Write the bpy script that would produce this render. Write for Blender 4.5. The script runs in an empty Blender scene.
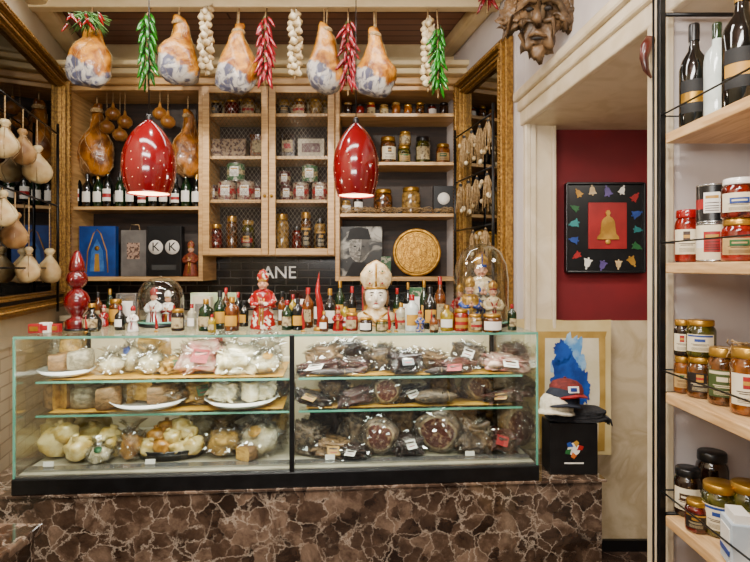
import bpy, bmesh, math, random
from mathutils import Vector, Matrix, noise
random.seed(7)
R=random.random
def U(a,b): return a+(b-a)*R()
F=560.0; EYE=1.5; PI=math.pi
COL=bpy.context.scene.collection
def P(px,py,d): return Vector(((px-375)/F*d,d,EYE-(py-268)/F*d))
def S(n,d): return n/F*d
def lin(h):
    h=h.lstrip('#'); o=[]
    for i in (0,2,4):
        c=int(h[i:i+2],16)/255; o.append(c/12.92 if c<=.04045 else ((c+.055)/1.055)**2.4)
    return (*o,1)
# ---------------------------------------------------------------- materials
MC={}
def mat(name,c1,rough=.5,metal=0,c2=None,scale=8,lo=.4,hi=.6,bump=0,bscale=None,kind='noise',coat=0,emis=0,alpha=1,c3=None,stretch=(1,1,1),dist=0,spec=.5):
    if name in MC: return MC[name]
    m=bpy.data.materials.new(name); m.use_nodes=True; nt=m.node_tree; N=nt.nodes; L=nt.links
    b=N['Principled BSDF']
    b.inputs['Roughness'].default_value=rough; b.inputs['Metallic'].default_value=metal
    b.inputs['Coat Weight'].default_value=coat; b.inputs['Base Color'].default_value=lin(c1)
    b.inputs['Specular IOR Level'].default_value=spec
    b.inputs['Alpha'].default_value=alpha
    tc=N.new('ShaderNodeTexCoord'); mp=N.new('ShaderNodeMapping'); mp.inputs['Scale'].default_value=stretch
    L.new(tc.outputs['Object'],mp.inputs['Vector'])
    def tex(k,sc):
        if k=='noise':
            t=N.new('ShaderNodeTexNoise'); t.inputs['Scale'].default_value=sc; t.inputs['Detail'].default_value=4; t.inputs['Distortion'].default_value=dist; o=t.outputs['Fac']
        elif k=='voronoi':
            t=N.new('ShaderNodeTexVoronoi'); t.inputs['Scale'].default_value=sc; o=t.outputs['Distance']
        L.new(mp.outputs['Vector'],t.inputs['Vector']); return o
    if c2:
        o=tex(kind,scale); cr=N.new('ShaderNodeValToRGB')
        cr.color_ramp.elements[0].position=lo; cr.color_ramp.elements[0].color=lin(c1)
        cr.color_ramp.elements[1].position=hi; cr.color_ramp.elements[1].color=lin(c2)
        if c3:
            e=cr.color_ramp.elements.new(min(.99,hi+(hi-lo))); e.color=lin(c3)
        L.new(o,cr.inputs['Fac']); L.new(cr.outputs['Color'],b.inputs['Base Color'])
        if emis: L.new(cr.outputs['Color'],b.inputs['Emission Color'])
    if emis:
        b.inputs['Emission Strength'].default_value=emis
        if not c2: b.inputs['Emission Color'].default_value=lin(c1)
    if bump:
        o=tex('noise',bscale or scale); bp=N.new('ShaderNodeBump'); bp.inputs['Strength'].default_value=bump; bp.inputs['Distance'].default_value=.01
        L.new(o,bp.inputs['Height']); L.new(bp.outputs['Normal'],b.inputs['Normal'])
    MC[name]=m; return m
def hammat(name,a1,a2,b1,b2,z0=.17):
    m=bpy.data.materials.new(name); m.use_nodes=True; nt=m.node_tree; N=nt.nodes; L=nt.links; b=N['Principled BSDF']
    b.inputs['Roughness'].default_value=.36; b.inputs['Coat Weight'].default_value=.3
    tc=N.new('ShaderNodeTexCoord')
    def ns(sc,dt=5,ds=0):
        t=N.new('ShaderNodeTexNoise'); t.inputs['Scale'].default_value=sc; t.inputs['Detail'].default_value=dt; t.inputs['Distortion'].default_value=ds; L.new(tc.outputs['Object'],t.inputs['Vector']); return t.outputs['Fac']
    def ramp(o,p0,c0,p1,c1):
        cr=N.new('ShaderNodeValToRGB'); cr.color_ramp.elements[0].position=p0; cr.color_ramp.elements[0].color=lin(c0); cr.color_ramp.elements[1].position=p1; cr.color_ramp.elements[1].color=lin(c1); L.new(o,cr.inputs[0]); return cr.outputs[0]
    up=ramp(ns(18,8,.5),.38,a2,.60,a1); dn=ramp(ns(20,6,1.2),.44,b1,.57,b2)
    sp=N.new('ShaderNodeSeparateXYZ'); L.new(tc.outputs['Object'],sp.inputs[0])
    n=ns(11,7); a=N.new('ShaderNodeMath'); a.operation='MULTIPLY_ADD'; L.new(n,a.inputs[0]); a.inputs[1].default_value=.2; L.new(sp.outputs['Z'],a.inputs[2])
    c=N.new('ShaderNodeMath'); c.operation='MULTIPLY_ADD'; L.new(sp.outputs['X'],c.inputs[0]); c.inputs[1].default_value=.5; L.new(a.outputs[0],c.inputs[2])
    mr=N.new('ShaderNodeMapRange'); mr.inputs['From Min'].default_value=z0+.085; mr.inputs['From Max'].default_value=z0+.105; L.new(c.outputs[0],mr.inputs['Value'])
    mx=N.new('ShaderNodeMix'); mx.data_type='RGBA'; L.new(mr.outputs[0],mx.inputs[0]); L.new(dn,mx.inputs[6]); L.new(up,mx.inputs[7]); L.new(mx.outputs[2],b.inputs['Base Color'])
    bp=N.new('ShaderNodeBump'); bp.inputs['Strength'].default_value=.7; bp.inputs['Distance'].default_value=.012; L.new(ns(28,6),bp.inputs['Height']); L.new(bp.outputs[0],b.inputs['Normal'])
    return m
def glassmat(name,tint='#ffffff',refl=.08,rough=.02,maxr=.7):
    if name in MC: return MC[name]
    m=bpy.data.materials.new(name); m.use_nodes=True; nt=m.node_tree; N=nt.nodes; L=nt.links
    N.remove(N['Principled BSDF']); out=N['Material Output']
    t=N.new('ShaderNodeBsdfTransparent'); t.inputs[0].default_value=lin(tint)
    g=N.new('ShaderNodeBsdfGlossy'); g.inputs['Roughness'].default_value=rough
    lw=N.new('ShaderNodeLayerWeight'); lw.inputs['Blend'].default_value=.25
    mr=N.new('ShaderNodeMapRange'); mr.inputs['To Min'].default_value=refl; mr.inputs['To Max'].default_value=maxr
    L.new(lw.outputs['Facing'],mr.inputs['Value'])
    mx=N.new('ShaderNodeMixShader'); L.new(mr.outputs[0],mx.inputs[0]); L.new(t.outputs[0],mx.inputs[1]); L.new(g.outputs[0],mx.inputs[2]); L.new(mx.outputs[0],out.inputs[0])
    MC[name]=m; return m
def brickmat(name,c1,c2,mortar,sx,sz,axes='xz',rough=.3,msize=.01,off=.5,bump=.3):
    m=bpy.data.materials.new(name); m.use_nodes=True; nt=m.node_tree; N=nt.nodes; L=nt.links; b=N['Principled BSDF']
    b.inputs['Roughness'].default_value=rough
    tc=N.new('ShaderNodeTexCoord'); sp=N.new('ShaderNodeSeparateXYZ'); cb=N.new('ShaderNodeCombineXYZ')
    L.new(tc.outputs['Object'],sp.inputs[0]); L.new(sp.outputs[axes[0].upper()],cb.inputs[0]); L.new(sp.outputs[axes[1].upper()],cb.inputs[1])
    t=N.new('ShaderNodeTexBrick'); t.offset=off; t.inputs['Color1'].default_value=lin(c1); t.inputs['Color2'].default_value=lin(c2); t.inputs['Mortar'].default_value=lin(mortar)
    t.inputs['Scale'].default_value=1; t.inputs['Brick Width'].default_value=sx; t.inputs['Row Height'].default_value=sz; t.inputs['Mortar Size'].default_value=msize
    L.new(cb.outputs[0],t.inputs['Vector']); L.new(t.outputs['Color'],b.inputs['Base Color'])
    bp=N.new('ShaderNodeBump'); bp.inputs['Strength'].default_value=bump; bp.invert=True; bp.inputs['Distance'].default_value=.004; L.new(t.outputs['Fac'],bp.inputs['Height']); L.new(bp.outputs[0],b.inputs['Normal'])
    return m
def marblemat(name,c_dark,c_mid,c_light,vein,scale=6,rough=.12,vw=.02,vs=.6):
    m=bpy.data.materials.new(name); m.use_nodes=True; nt=m.node_tree; N=nt.nodes; L=nt.links; b=N['Principled BSDF']; b.inputs['Roughness'].default_value=rough
    b.inputs['Coat Weight'].default_value=.4; b.inputs['Coat Roughness'].default_value=.03
    tc=N.new('ShaderNodeTexCoord')
    def ns(sc,ds=0,dt=8):
        n=N.new('ShaderNodeTexNoise'); n.inputs['Scale'].default_value=sc; n.inputs['Detail'].default_value=dt; n.inputs['Distortion'].default_value=ds; n.inputs['Roughness'].default_value=.7; L.new(tc.outputs['Object'],n.inputs['Vector']); return n
    n2=ns(scale*1.4,0); va=N.new('ShaderNodeVectorMath'); va.operation='MULTIPLY_ADD'; va.inputs[1].default_value=(.12,)*3; L.new(n2.outputs['Color'],va.inputs[0]); L.new(tc.outputs['Object'],va.inputs[2]); wv=va.outputs[0]
    vc=N.new('ShaderNodeTexVoronoi'); vc.inputs['Scale'].default_value=scale*2.6; L.new(wv,vc.inputs['Vector'])
    se=N.new('ShaderNodeSeparateColor'); L.new(vc.outputs['Color'],se.inputs[0])
    n1=ns(scale*1.5,.3)
    ad=N.new('ShaderNodeMath'); ad.operation='MULTIPLY_ADD'; ad.inputs[1].default_value=.26; L.new(se.outputs[0],ad.inputs[0]); L.new(n1.outputs['Fac'],ad.inputs[2])
    cr=N.new('ShaderNodeValToRGB'); cr.color_ramp.elements[0].position=.46; cr.color_ramp.elements[0].color=lin(c_dark); cr.color_ramp.elements[1].position=.84; cr.color_ramp.elements[1].color=lin(c_light)
    e=cr.color_ramp.elements.new(.65); e.color=lin(c_mid); L.new(ad.outputs[0],cr.inputs[0])
    def veins(sc,w,lo,hi):
        v=N.new('ShaderNodeTexVoronoi'); v.feature='DISTANCE_TO_EDGE'; v.inputs['Scale'].default_value=sc; L.new(wv,v.inputs['Vector'])
        c2=N.new('ShaderNodeValToRGB'); c2.color_ramp.elements[0].position=.0; c2.color_ramp.elements[0].color=(vs,vs,vs,1); c2.color_ramp.elements[1].position=w; c2.color_ramp.elements[1].color=(0,0,0,1); L.new(v.outputs['Distance'],c2.inputs[0])
        n3=ns(sc*.5,0,3); c3=N.new('ShaderNodeValToRGB'); c3.color_ramp.elements[0].position=lo; c3.color_ramp.elements[0].color=(0,0,0,1); c3.color_ramp.elements[1].position=hi; c3.color_ramp.elements[1].color=(1,1,1,1); L.new(n3.outputs['Fac'],c3.inputs[0])
        mu=N.new('ShaderNodeMath'); mu.operation='MULTIPLY'; L.new(c2.outputs[0],mu.inputs[0]); L.new(c3.outputs[0],mu.inputs[1]); return mu.outputs[0]
    a=veins(scale*2.6,vw,.42,.56); c=veins(scale*.9,vw*.35,.40,.54)
    mxx=N.new('ShaderNodeMath'); mxx.operation='MAXIMUM'; L.new(a,mxx.inputs[0]); L.new(c,mxx.inputs[1])
    mx=N.new('ShaderNodeMix'); mx.data_type='RGBA'; L.new(mxx.outputs[0],mx.inputs[0]); L.new(cr.outputs['Color'],mx.inputs[6]); mx.inputs[7].default_value=lin(vein); L.new(mx.outputs[2],b.inputs['Base Color'])
    return m
# ---------------------------------------------------------------- mesh builder
class M:
    def __init__(s): s.v=[];s.f=[];s.mi=[];s.sm=[];s.mats=[]
    def add(s,vs,fs,m,smooth=True,mx=None):
        if m not in s.mats: s.mats.append(m)
        k=s.mats.index(m); o=len(s.v)
        s.v+=[tuple(mx@Vector(p)) if mx else tuple(p) for p in vs]
        for f in fs: s.f.append([o+i for i in f]); s.mi.append(k); s.sm.append(smooth)
        return s
    def lathe(s,prof,m,seg=24,mx=None,sx=1,sy=1,rip=0,ripn=8):
        vs=[];rings=[]
        for (r,z) in prof:
            if r<1e-5: rings.append([len(vs)]); vs.append((0,0,z))
            else:
                rg=[]
                for i in range(seg):
                    a=2*PI*i/seg; rr=r*(1+rip*math.cos(a*ripn)); rg.append(len(vs)); vs.append((rr*math.cos(a)*sx,rr*math.sin(a)*sy,z))
                rings.append(rg)
        fs=[]
        for a,b in zip(rings,rings[1:]):
            if len(a)==1 and len(b)==1: continue
            for i in range(seg):
                j=(i+1)%seg
                if len(a)==1: fs.append([a[0],b[j],b[i]])
                elif len(b)==1: fs.append([a[i],a[j],b[0]])
                else: fs.append([a[i],a[j],b[j],b[i]])
        return s.add(vs,fs,m,True,mx)
    def box(s,c,sz,m,b=0,mx=None,smooth=False):
        bm=bmesh.new(); bmesh.ops.create_cube(bm,size=1); bmesh.ops.scale(bm,vec=sz,verts=bm.verts)
        if b>0: bmesh.ops.bevel(bm,geom=bm.edges[:],offset=b,segments=2,affect='EDGES',profile=.5)
        bmesh.ops.translate(bm,vec=c,verts=bm.verts); bm.verts.index_update()
        vs=[v.co.copy() for v in bm.verts]; fs=[[v.index for v in f.verts] for f in bm.faces]; bm.free()
        return s.add(vs,fs,m,smooth,mx)
    def tube(s,pts,r,m,seg=8,mx=None):
        pts=[Vector(p) for p in pts]; n=len(pts); rs=r if isinstance(r,(list,tuple)) else [r]*n
        vs=[];fs=[]
        for i,p in enumerate(pts):
            t=(pts[min(i+1,n-1)]-pts[max(i-1,0)]).normalized()
            up=Vector((0,0,1)) if abs(t.z)<.9 else Vector((1,0,0))
            a=t.cross(up).normalized(); b=a.cross(t)
            for k in range(seg):
                w=2*PI*k/seg; vs.append(p+(a*math.cos(w)+b*math.sin(w))*rs[i])
        for i in range(n-1):
            for k in range(seg):
                j=(k+1)%seg; fs.append([i*seg+k,i*seg+j,(i+1)*seg+j,(i+1)*seg+k])
        fs.append(list(range(seg))[::-1]); fs.append([(n-1)*seg+k for k in range(seg)])
        return s.add(vs,fs,m,True,mx)
    def blob(s,c,r,m,amp=.1,freq=2,sub=3,seed=0,mx=None,boxy=1,flat=None,smooth=True):
        bm=bmesh.new(); bmesh.ops.create_icosphere(bm,subdivisions=sub,radius=1); bm.verts.index_update()
        vs=[]
        for v in bm.verts:
            p=v.co.copy()
            if boxy!=1: p=Vector([math.copysign(abs(q)**boxy,q) for q in p])
            k=1+amp*noise.fractal(v.co*freq+Vector((seed*7.3,seed*1.7,seed)),1,2,3)
            q=Vector((p.x*r[0]*k+c[0],p.y*r[1]*k+c[1],p.z*r[2]*k+c[2]))
            if flat is not None and q.z<flat: q.z=flat
            vs.append(q)
        fs=[[v.index for v in f.verts] for f in bm.faces]; bm.free()
        return s.add(vs,fs,m,smooth,mx)
    def jitter(s,amp,freq,seed=0):
        o=[]
        for v in s.v:
            n=noise.noise_vector(Vector(v)*freq+Vector((seed*3.1,seed,seed*5.7))); o.append((v[0]+n.x*amp,v[1]+n.y*amp,v[2]+n.z*amp*.6))
        s.v=o; return s
    def shell(s,r,z0,z1,ang,m,band=None,seg=10,off=0):
        zs=[z0,z0+(z1-z0)*.3,z0+(z1-z0)*.62,z1]
        for k in range(3):
            vs=[];fs=[]
            for i in range(seg+1):
                a=-PI/2+off-ang+2*ang*i/seg; vs+=[(r*math.cos(a),r*math.sin(a),zs[k]),(r*math.cos(a),r*math.sin(a),zs[k+1])]
            for i in range(seg): fs.append([2*i,2*i+2,2*i+3,2*i+1])
            s.add(vs,fs,band if (band and k==1) else m,True)
        return s
    def poly(s,pts,m,y=0,t=.002):
        n=len(pts); vs=[(p[0],y-t,p[1]) for p in pts]+[(p[0],y,p[1]) for p in pts]
        fs=[list(range(n))]+[[i,(i+1)%n+0,(i+1)%n+n,i+n] for i in range(n)]
        return s.add(vs,fs,m,False)
    def mesh(s,name='part'):
        me=bpy.data.meshes.new(name); me.from_pydata([tuple(v) for v in s.v],[],s.f)
        for m in s.mats: me.materials.append(m)
        me.polygons.foreach_set('material_index',s.mi); me.polygons.foreach_set('use_smooth',s.sm); me.update(); return me
def textmesh(body,size,m,mx=None,ext=.001):
    c=bpy.data.curves.new('lettering','FONT'); c.body=body; c.size=size; c.extrude=ext; c.align_x='CENTER'; c.align_y='CENTER'; c.resolution_u=3
    o=bpy.data.objects.new('tmp',c); COL.objects.link(o); dg=bpy.context.evaluated_depsgraph_get(); dg.update()
    me=bpy.data.meshes.new_from_object(o.evaluated_get(dg)); bpy.data.objects.remove(o); me.materials.clear(); me.materials.append(m)
    me.transform((mx or Matrix.Identity(4))@Matrix.Rotation(PI/2,4,'X')); return me
def new(name,data,loc=(0,0,0),rot=(0,0,0),scale=(1,1,1),parent=None):
    o=bpy.data.objects.new(name,data); o.location=loc; o.rotation_euler=rot
    o.scale=(scale,)*3 if isinstance(scale,(int,float)) else scale
    if parent: o.parent=parent
    COL.objects.link(o); return o
def thing(name,parts,loc,label,cat,group=None,rot=(0,0,0),scale=1,kind=None):
    if not isinstance(parts,list): root=new(name,parts,loc,rot,scale)
    else:
        root=new(name,None,loc,rot,scale); root.empty_display_size=.05
        def rec(ps,par):
            for p in ps:
                o=p[2] if len(p)>2 else {}
                c=new(p[0],p[1],o.get('at',(0,0,0)),o.get('rot',(0,0,0)),o.get('scale',1),par)
                if 'label' in o: c['label']=o['label']
                if 'kind' in o: c['kind']=o['kind']
                if 'kids' in o: rec(o['kids'],c)
        rec(parts,root)
    root['label']=label; root['category']=cat
    if group: root['group']=group
    if kind: root['kind']=kind
    return root
def struct(name,m,loc=(0,0,0),rot=(0,0,0)):
    o=new(name,m.mesh(name),loc,rot); o['kind']='structure'; return o
# ---------------------------------------------------------------- palette
wood=mat('pale_wood','#cda368',.36,c2='#b1854e',scale=5,stretch=(1,1,12),bump=.05)
woodh=mat('pale_wood_horizontal','#d1a86e',.36,c2='#b68b53',scale=5,stretch=(1,8,12),bump=.05)
woodin=mat('wood_interior_shaded','#35251a',.6,c2='#261a11',scale=6,stretch=(1,1,8))  # interior shade put into the colour of the cabinet back
pine=mat('pine_shelf','#d6b07c',.45,c2='#bd935f',scale=6,stretch=(14,1.5,14),bump=.05)
crownm=mat('cream_paint','#dcc698',.5,c2='#d0b886',scale=6)
plaster=mat('plaster_wall','#cdc4c0',.8,c2='#c3b9b5',scale=3)
plasterL=mat('cream_wall','#c5b79b',.7,c2='#b9aa8d',scale=4)
stone=mat('beige_marble','#cbb897',.3,c2='#b5a07c',scale=4,dist=2.2,c3='#d8c7a9')
stonew=mat('warm_stone','#d9c9ac',.4,c2='#cab896',scale=6,dist=1)
redw=mat('red_paint','#720812',.7,c2='#63060f',scale=3)
black=mat('black_metal','#0a0a0b',.35,metal=.3,c2='#131314',scale=20)
blackp=mat('black_plastic','#08080a',.3,c2='#101011',scale=20)
blackm=mat('black_matte','#0c0c0d',.7,c2='#141414',scale=30,bump=.1)
goldm=mat('antique_gold','#a67c36',.4,metal=.55,c2='#7a5520',scale=70,bump=.35,bscale=120)
goldl=mat('gold_lid','#bf9238',.3,metal=.8,c2='#a67a28',scale=20)
goldpaint=mat('gold_paint','#c0913a',.45,metal=.3,c2='#9c6f22',scale=12)
white=mat('white_paper','#e4e0d6',.6,c2='#d9d3c7',scale=10)
cer=mat('white_ceramic','#ebe8e1',.15,c2='#e0dbd1',scale=8,coat=.5)
redg=mat('red_gloss','#8f060c',.15,c2='#730508',scale=8,coat=.5)
redd=mat('deep_red_gloss','#62050a',.15,c2='#4a0306',scale=8,coat=.5)
redl=mat('red_label','#981214',.5,c2='#830f10',scale=8)
greenl=mat('green_label','#1f5a2c',.5,c2='#184b24',scale=8)
bluel=mat('blue_label','#1d3f8a',.5,c2='#163370',scale=8)
ochl=mat('ochre_label','#b5852a',.5,c2='#96701f',scale=8)
brl=mat('brown_print','#3a2416',.5,c2='#2a180e',scale=20)
rope=mat('rope','#b5966a',.8,c2='#8c6f42',scale=80,bump=.4)
wire=mat('wire','#8f8674',.4,metal=.5,c2='#746b5c',scale=30)
glass=glassmat('case_glass','#f8fcfa',.045,.005,maxr=.5)
dglass=glassmat('dome_glass','#f6faf9',.05,.02,maxr=.85)
gedge=mat('glass_edge','#4f9079',.15,c2='#6aa892',scale=5,coat=.3)
wrap=glassmat('plastic_wrap','#f6f6f4',.10,.08,maxr=.75)
wrapf=glassmat('plastic_wrap_fine','#f6f6f4',.055,.07,maxr=.65)
marble=marblemat('brown_marble','#241912','#47362a','#7c6654','#b8a794',5.2,.07,.042,.72)
skin=mat('figure_skin','#cf9a7a',.4,c2='#bb8466',scale=10)
silver=mat('steel','#b0b0ae',.25,metal=.9,c2='#9a9a98',scale=10)
tileb=brickmat('black_tile','#0e0d0c','#151311','#3f3b36',.16,.055,'xz',.15,.004)
tilec=brickmat('cream_tile','#c5b79b','#baab8e','#97876e',.22,.07,'yz',.3,.004)
ceilm=brickmat('ceiling_boards','#8f6656','#986e5c','#4c332a',3.0,.085,'xy',.45,.006,.3,.4)
floorm=marblemat('floor_marble','#2a1e18','#4b3a30','#6d5b4e','#98867a',3,.2)
# ================================================================ SHELL
CZ=3.05
def wallseg(name,a,b,z0,z1,t,m):
    a=Vector((a[0],a[1],0));b=Vector((b[0],b[1],0)); d=(b-a); n=Vector((-d.y,d.x,0)).normalized()*t
    mm=M(); vs=[]
    for z in (z0,z1):
        for p in (a,b,b+n,a+n): vs.append((p.x,p.y,z))
    mm.add(vs,[[0,3,2,1],[4,5,6,7],[0,1,5,4],[1,2,6,5],[2,3,7,6],[3,0,4,7]],m,False)
    return struct(name,mm)
def LX(y): return -1.84-.253*(y-2.75)
def RX(y): return .735-.2*(y-2.9)
struct('floor',M().box((0.3,1.2,-.05),(6,6.4,.1),floorm))
struct('ceiling',M().box((0.3,1.2,CZ+.05),(6,6.4,.1),ceilm))
struct('wall_back',M().box((-.75,4.1,1.525),(3.2,.14,3.05),tileb))
struct('wall_back_upper',M().box((-.75,4.02,2.9),(3.2,.02,.36),crownm))
wallseg('wall_left',(LX(4.05),4.05),(LX(-1.2),-1.2),0,CZ,-.12,tilec)
wallseg('wall_left_upper',(LX(4.05)+.012,4.05),(LX(-1.2)+.012,-1.2),1.1,CZ,-.012,plasterL)
wallseg('wall_right',(RX(2.9),2.9),(RX(4.05),4.05),0,CZ,-.12,plaster)
wallseg('wall_right_lintel',(.93,0.8),(.775,2.93),2.25,CZ,-.15,plaster)
struct('wall_right_jamb',M().box((.86,2.94,1.12),(.16,.08,2.24),stonew,.004))
struct('trim_1',M().box((.785,2.92,1.19),(.03,.10,2.38),stonew,.006))
struct('trim_2',M().box((.925,2.905,1.115),(.02,.04,2.23),stonew,.005))
struct('trim_9',M().box((.815,2.893,1.12),(.03,.03,2.24),stonew,.005))
struct('wall_alcove',M().box((1.75,3.02,1.73),(1.7,.06,1.02),redw))
struct('wall_alcove_lower',M().box((1.75,3.015,.61),(1.7,.07,1.22),stone))
struct('wall_alcove_side',M().box((2.6,1.5,1.2),(.1,3,2.4),stone))
wallseg('ceiling_alcove',(.925,0.85),(.775,2.98),2.238,2.249,-1.75,stonew)
struct('baseboard_alcove',M().box((1.75,2.97,.03),(1.7,.02,.06),blackp))
struct('wall_right_pier',M().box((1.12,1.67,1.118),(.54,.09,2.236),plaster,.003))
struct('trim_10',M().box((.845,1.66,1.118),(.02,.12,2.236),stonew,.004))
def along(name,x0,x1,y0,y1,parts,m):
    mm=M(); L=math.hypot(x1-x0,y1-y0); a=math.atan2(y1-y0,x1-x0)
    for (z,h,off,t) in parts: mm.box((L/2,off,z),(L,t,h),m,min(h,t)*.25)
    return struct(name,mm,(x0,y0,0),(0,0,a))
along('trim_3',.93,.775,.8,2.93,[(2.275,.075,.010,.03),(2.335,.055,.018,.045),(2.385,.05,.026,.065)],stonew)
wallseg('wall_right_near',(1.12,-1.2),(1.1,1.62),0,2.236,-.1,plaster)
along('trim_5',LX(1.0)+.06,LX(4.0)+.06,1.0,4.0,[(3.0,.10,0,.12)],crownm)
along('trim_6',RX(2.9)-.05,RX(4.0)-.05,2.9,4.0,[(3.0,.09,0,.10)],crownm)
struct('trim_7',M().box((-.75,3.93,2.99),(2.9,.14,.12),crownm,.02))
thing('ceiling_beam',M().box((-.62,3.12,2.985),(2.62,.07,.09),crownm,.008).mesh(),(0,0,0),'cream painted wooden beam holding hanging hams and pepper strings','beam')
# ================================================================ CABINETS
d0=3.7; bk=4.02
def X(px,d=d0): return (px-375)/F*d
def Z(py,d=d0): return EYE-(py-268)/F*d
def cab(name,x0,x1,z0,z1,shelves,label,doors=False):
    w=x1-x0; h=z1-z0; dep=bk-d0; t=.028; parts=[]
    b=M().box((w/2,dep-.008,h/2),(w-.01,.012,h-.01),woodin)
    b.box((t/2,dep/2,h/2),(t,dep,h),wood,.002).box((w-t/2,dep/2,h/2),(t,dep,h),wood,.002)
    b.box((w/2,dep/2,t/2),(w-2*t,dep,t),woodh,.002).box((w/2,dep/2,h-t/2),(w-2*t,dep,t),woodh,.002)
    parts.append(('body',b.mesh()))
    for s in shelves: parts.append(('shelf',M().box((w/2,dep/2+.01,s-z0-.011),(w-2*t-.002,dep-.04,.022),woodh,.002).mesh()))
    if doors:
        dw=w/2-.004
        for k in range(2):
            fr=M(); s=.045
            fr.box((s/2,0,h/2),(s,.022,h-.01),wood,.004).box((dw-s/2,0,h/2),(s,.022,h-.01),wood,.004)
            fr.box((dw/2,0,s/2+.005),(dw-2*s,.022,s),woodh,.004).box((dw/2,0,h-s/2-.005),(dw-2*s,.022,s),woodh,.004)
            wm=M(); iw=dw-2*s; ih=h-2*s; st=.028; r=.0010
            n=int((iw+ih)/st)
            for i in range(-n,n):
                for sg in (1,-1):
                    c=i*st*1.4; cand=[]
                    for x in (0,iw):
                        z=sg*x*1.4+c
                        if 0<=z<=ih: cand.append((x,z))
                    for z in (0,ih):
                        x=(z-c)/(sg*1.4)
                        if 0<x<iw: cand.append((x,z))
                    if len(cand)>=2:
                        p,q=cand[0],cand[-1]
                        if math.hypot(p[0]-q[0],p[1]-q[1])>.01: wm.tube([(s+p[0],.002*sg,s+p[1]),(s+q[0],.002*sg,s+q[1])],r,wire,4)
            kx=dw-.02 if k==0 else .02
            kn=M().lathe([(0,-.02),(.009,-.018),(.011,-.01),(.005,-.004),(.005,0)],goldl,12,Matrix.Translation((kx,-.012,h*.35))@Matrix.Rotation(-PI/2,4,'X'))
            parts.append(('door',fr.mesh(),{'at':(.002+k*(dw+.004),-.013,0),'kids':[('wire_mesh',wm.mesh()),('knob',kn.mesh())]}))
    return thing(name,parts,(x0,d0,z0),label,'cabinet')
zt=Z(86); zb=Z(281)
xL0,xL1,xM1,xR1=X(66),X(203),X(335),X(461)
cab('open_shelf_cabinet',xL0,xL1-.002,zb,zt,[Z(206)],'pale wooden open wall cabinet with one long shelf')
zmb=Z(256)
cab('wire_door_cabinet',xL1,xM1,zmb,zt,[Z(112),Z(155),Z(199)],'pale wooden wall cabinet with two wire mesh doors',True)
cab('open_shelf_cabinet',xM1+.002,xR1,zb,zt,[Z(112),Z(161),Z(213)],'pale wooden open wall cabinet stacked with jars and gift items')
cr=M().box((0,0,0),(xR1-xL0+.06,.10,.05),woodh,.01).box((0,-.03,.045),(xR1-xL0+.10,.16,.04),crownm,.012).box((0,-.05,.085),(xR1-xL0+.14,.2,.035),crownm,.012)
struct('trim_8',cr,((xR1+xL0)/2,d0+.02,zt+.027))
thing('back_counter',[('cabinet_base',M().box((-.77,3.785,.58),(2.42,.46,1.16),wood,.004).mesh()),('worktop',M().box((-.77,3.78,1.18),(2.46,.47,.035),mat('pale_worktop','#bfb294',.4,c2='#b0a282',scale=9),.004).mesh())],(0,0,0),'pale back counter with light worktop below wall cabinets','counter')
thing('lettering_sign',[('lettering',textmesh('ANE',.125,mat('sign_white_glow','#f4f2ec',.5,c2='#efece4',scale=6,emis=.25),ext=.006))],P(279,273,4.0)+Vector((0,0.02,0)),'white capital letters mounted on the black tiled wall','sign')  # letters are unlit; slight emission in their material brightens them
# ================================================================ MIRRORS
mirror=mat('mirror_silver','#727272',.03,metal=1,c2='#6e6e6e',scale=3)
def mirrorf(a,b,z0,z1,label):
    ax=Vector((b[0]-a[0],b[1]-a[1])); L=ax.length; ang=math.atan2(ax.y,ax.x); H=z1-z0
    f=M()
    for (off,ww,yy,th,m) in ((0,.018,-.022,.044,goldm),(.018,.03,-.032,.064,goldm),(.048,.012,-.02,.04,goldm),(.06,.022,-.016,.032,blackm),(.082,.014,-.026,.052,goldm),(.096,.01,-.016,.032,goldm)):
        f.box((L/2,yy,off+ww/2),(L-2*off,th,ww),m,.004).box((L/2,yy,H-off-ww/2),(L-2*off,th,ww),m,.004)
        f.box((off+ww/2,yy,H/2),(ww,th,H-2*off),m,.004).box((L-off-ww/2,yy,H/2),(ww,th,H-2*off),m,.004)
    bead=[(0,-.008),(.006,-.005),(.008,0),(.006,.005),(0,.008)]
    k=int(H/.022)
    for i in range(k):
        z=.02+i*(H-.04)/k
        for x in (.033,L-.033): f.lathe(bead,goldm,8,Matrix.Translation((x,-.064,z)))
    k=int(L/.022)
    for i in range(k):
        x=.02+i*(L-.04)/k
        for z in (.033,H-.033): f.lathe(bead,goldm,8,Matrix.Translation((x,-.064,z)))
    g=M().box((L/2,-.006,H/2),(L-.2,.008,H-.2),mirror)
    thing('wall_mirror',[('frame',f.mesh()),('mirror_glass',g.mesh())],(a[0],a[1],z0),label,'mirror',rot=(0,0,ang))
mirrorf((LX(2.2)+.018,2.2),(LX(3.66)+.018,3.66),1.255,2.76,'large wall mirror in carved antique gold and black frame')
mirrorf((RX(3.69)-.004,3.69),(RX(2.93)-.004,2.93),1.2,2.72,'tall wall mirror in carved antique gold frame beside doorway')
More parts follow.
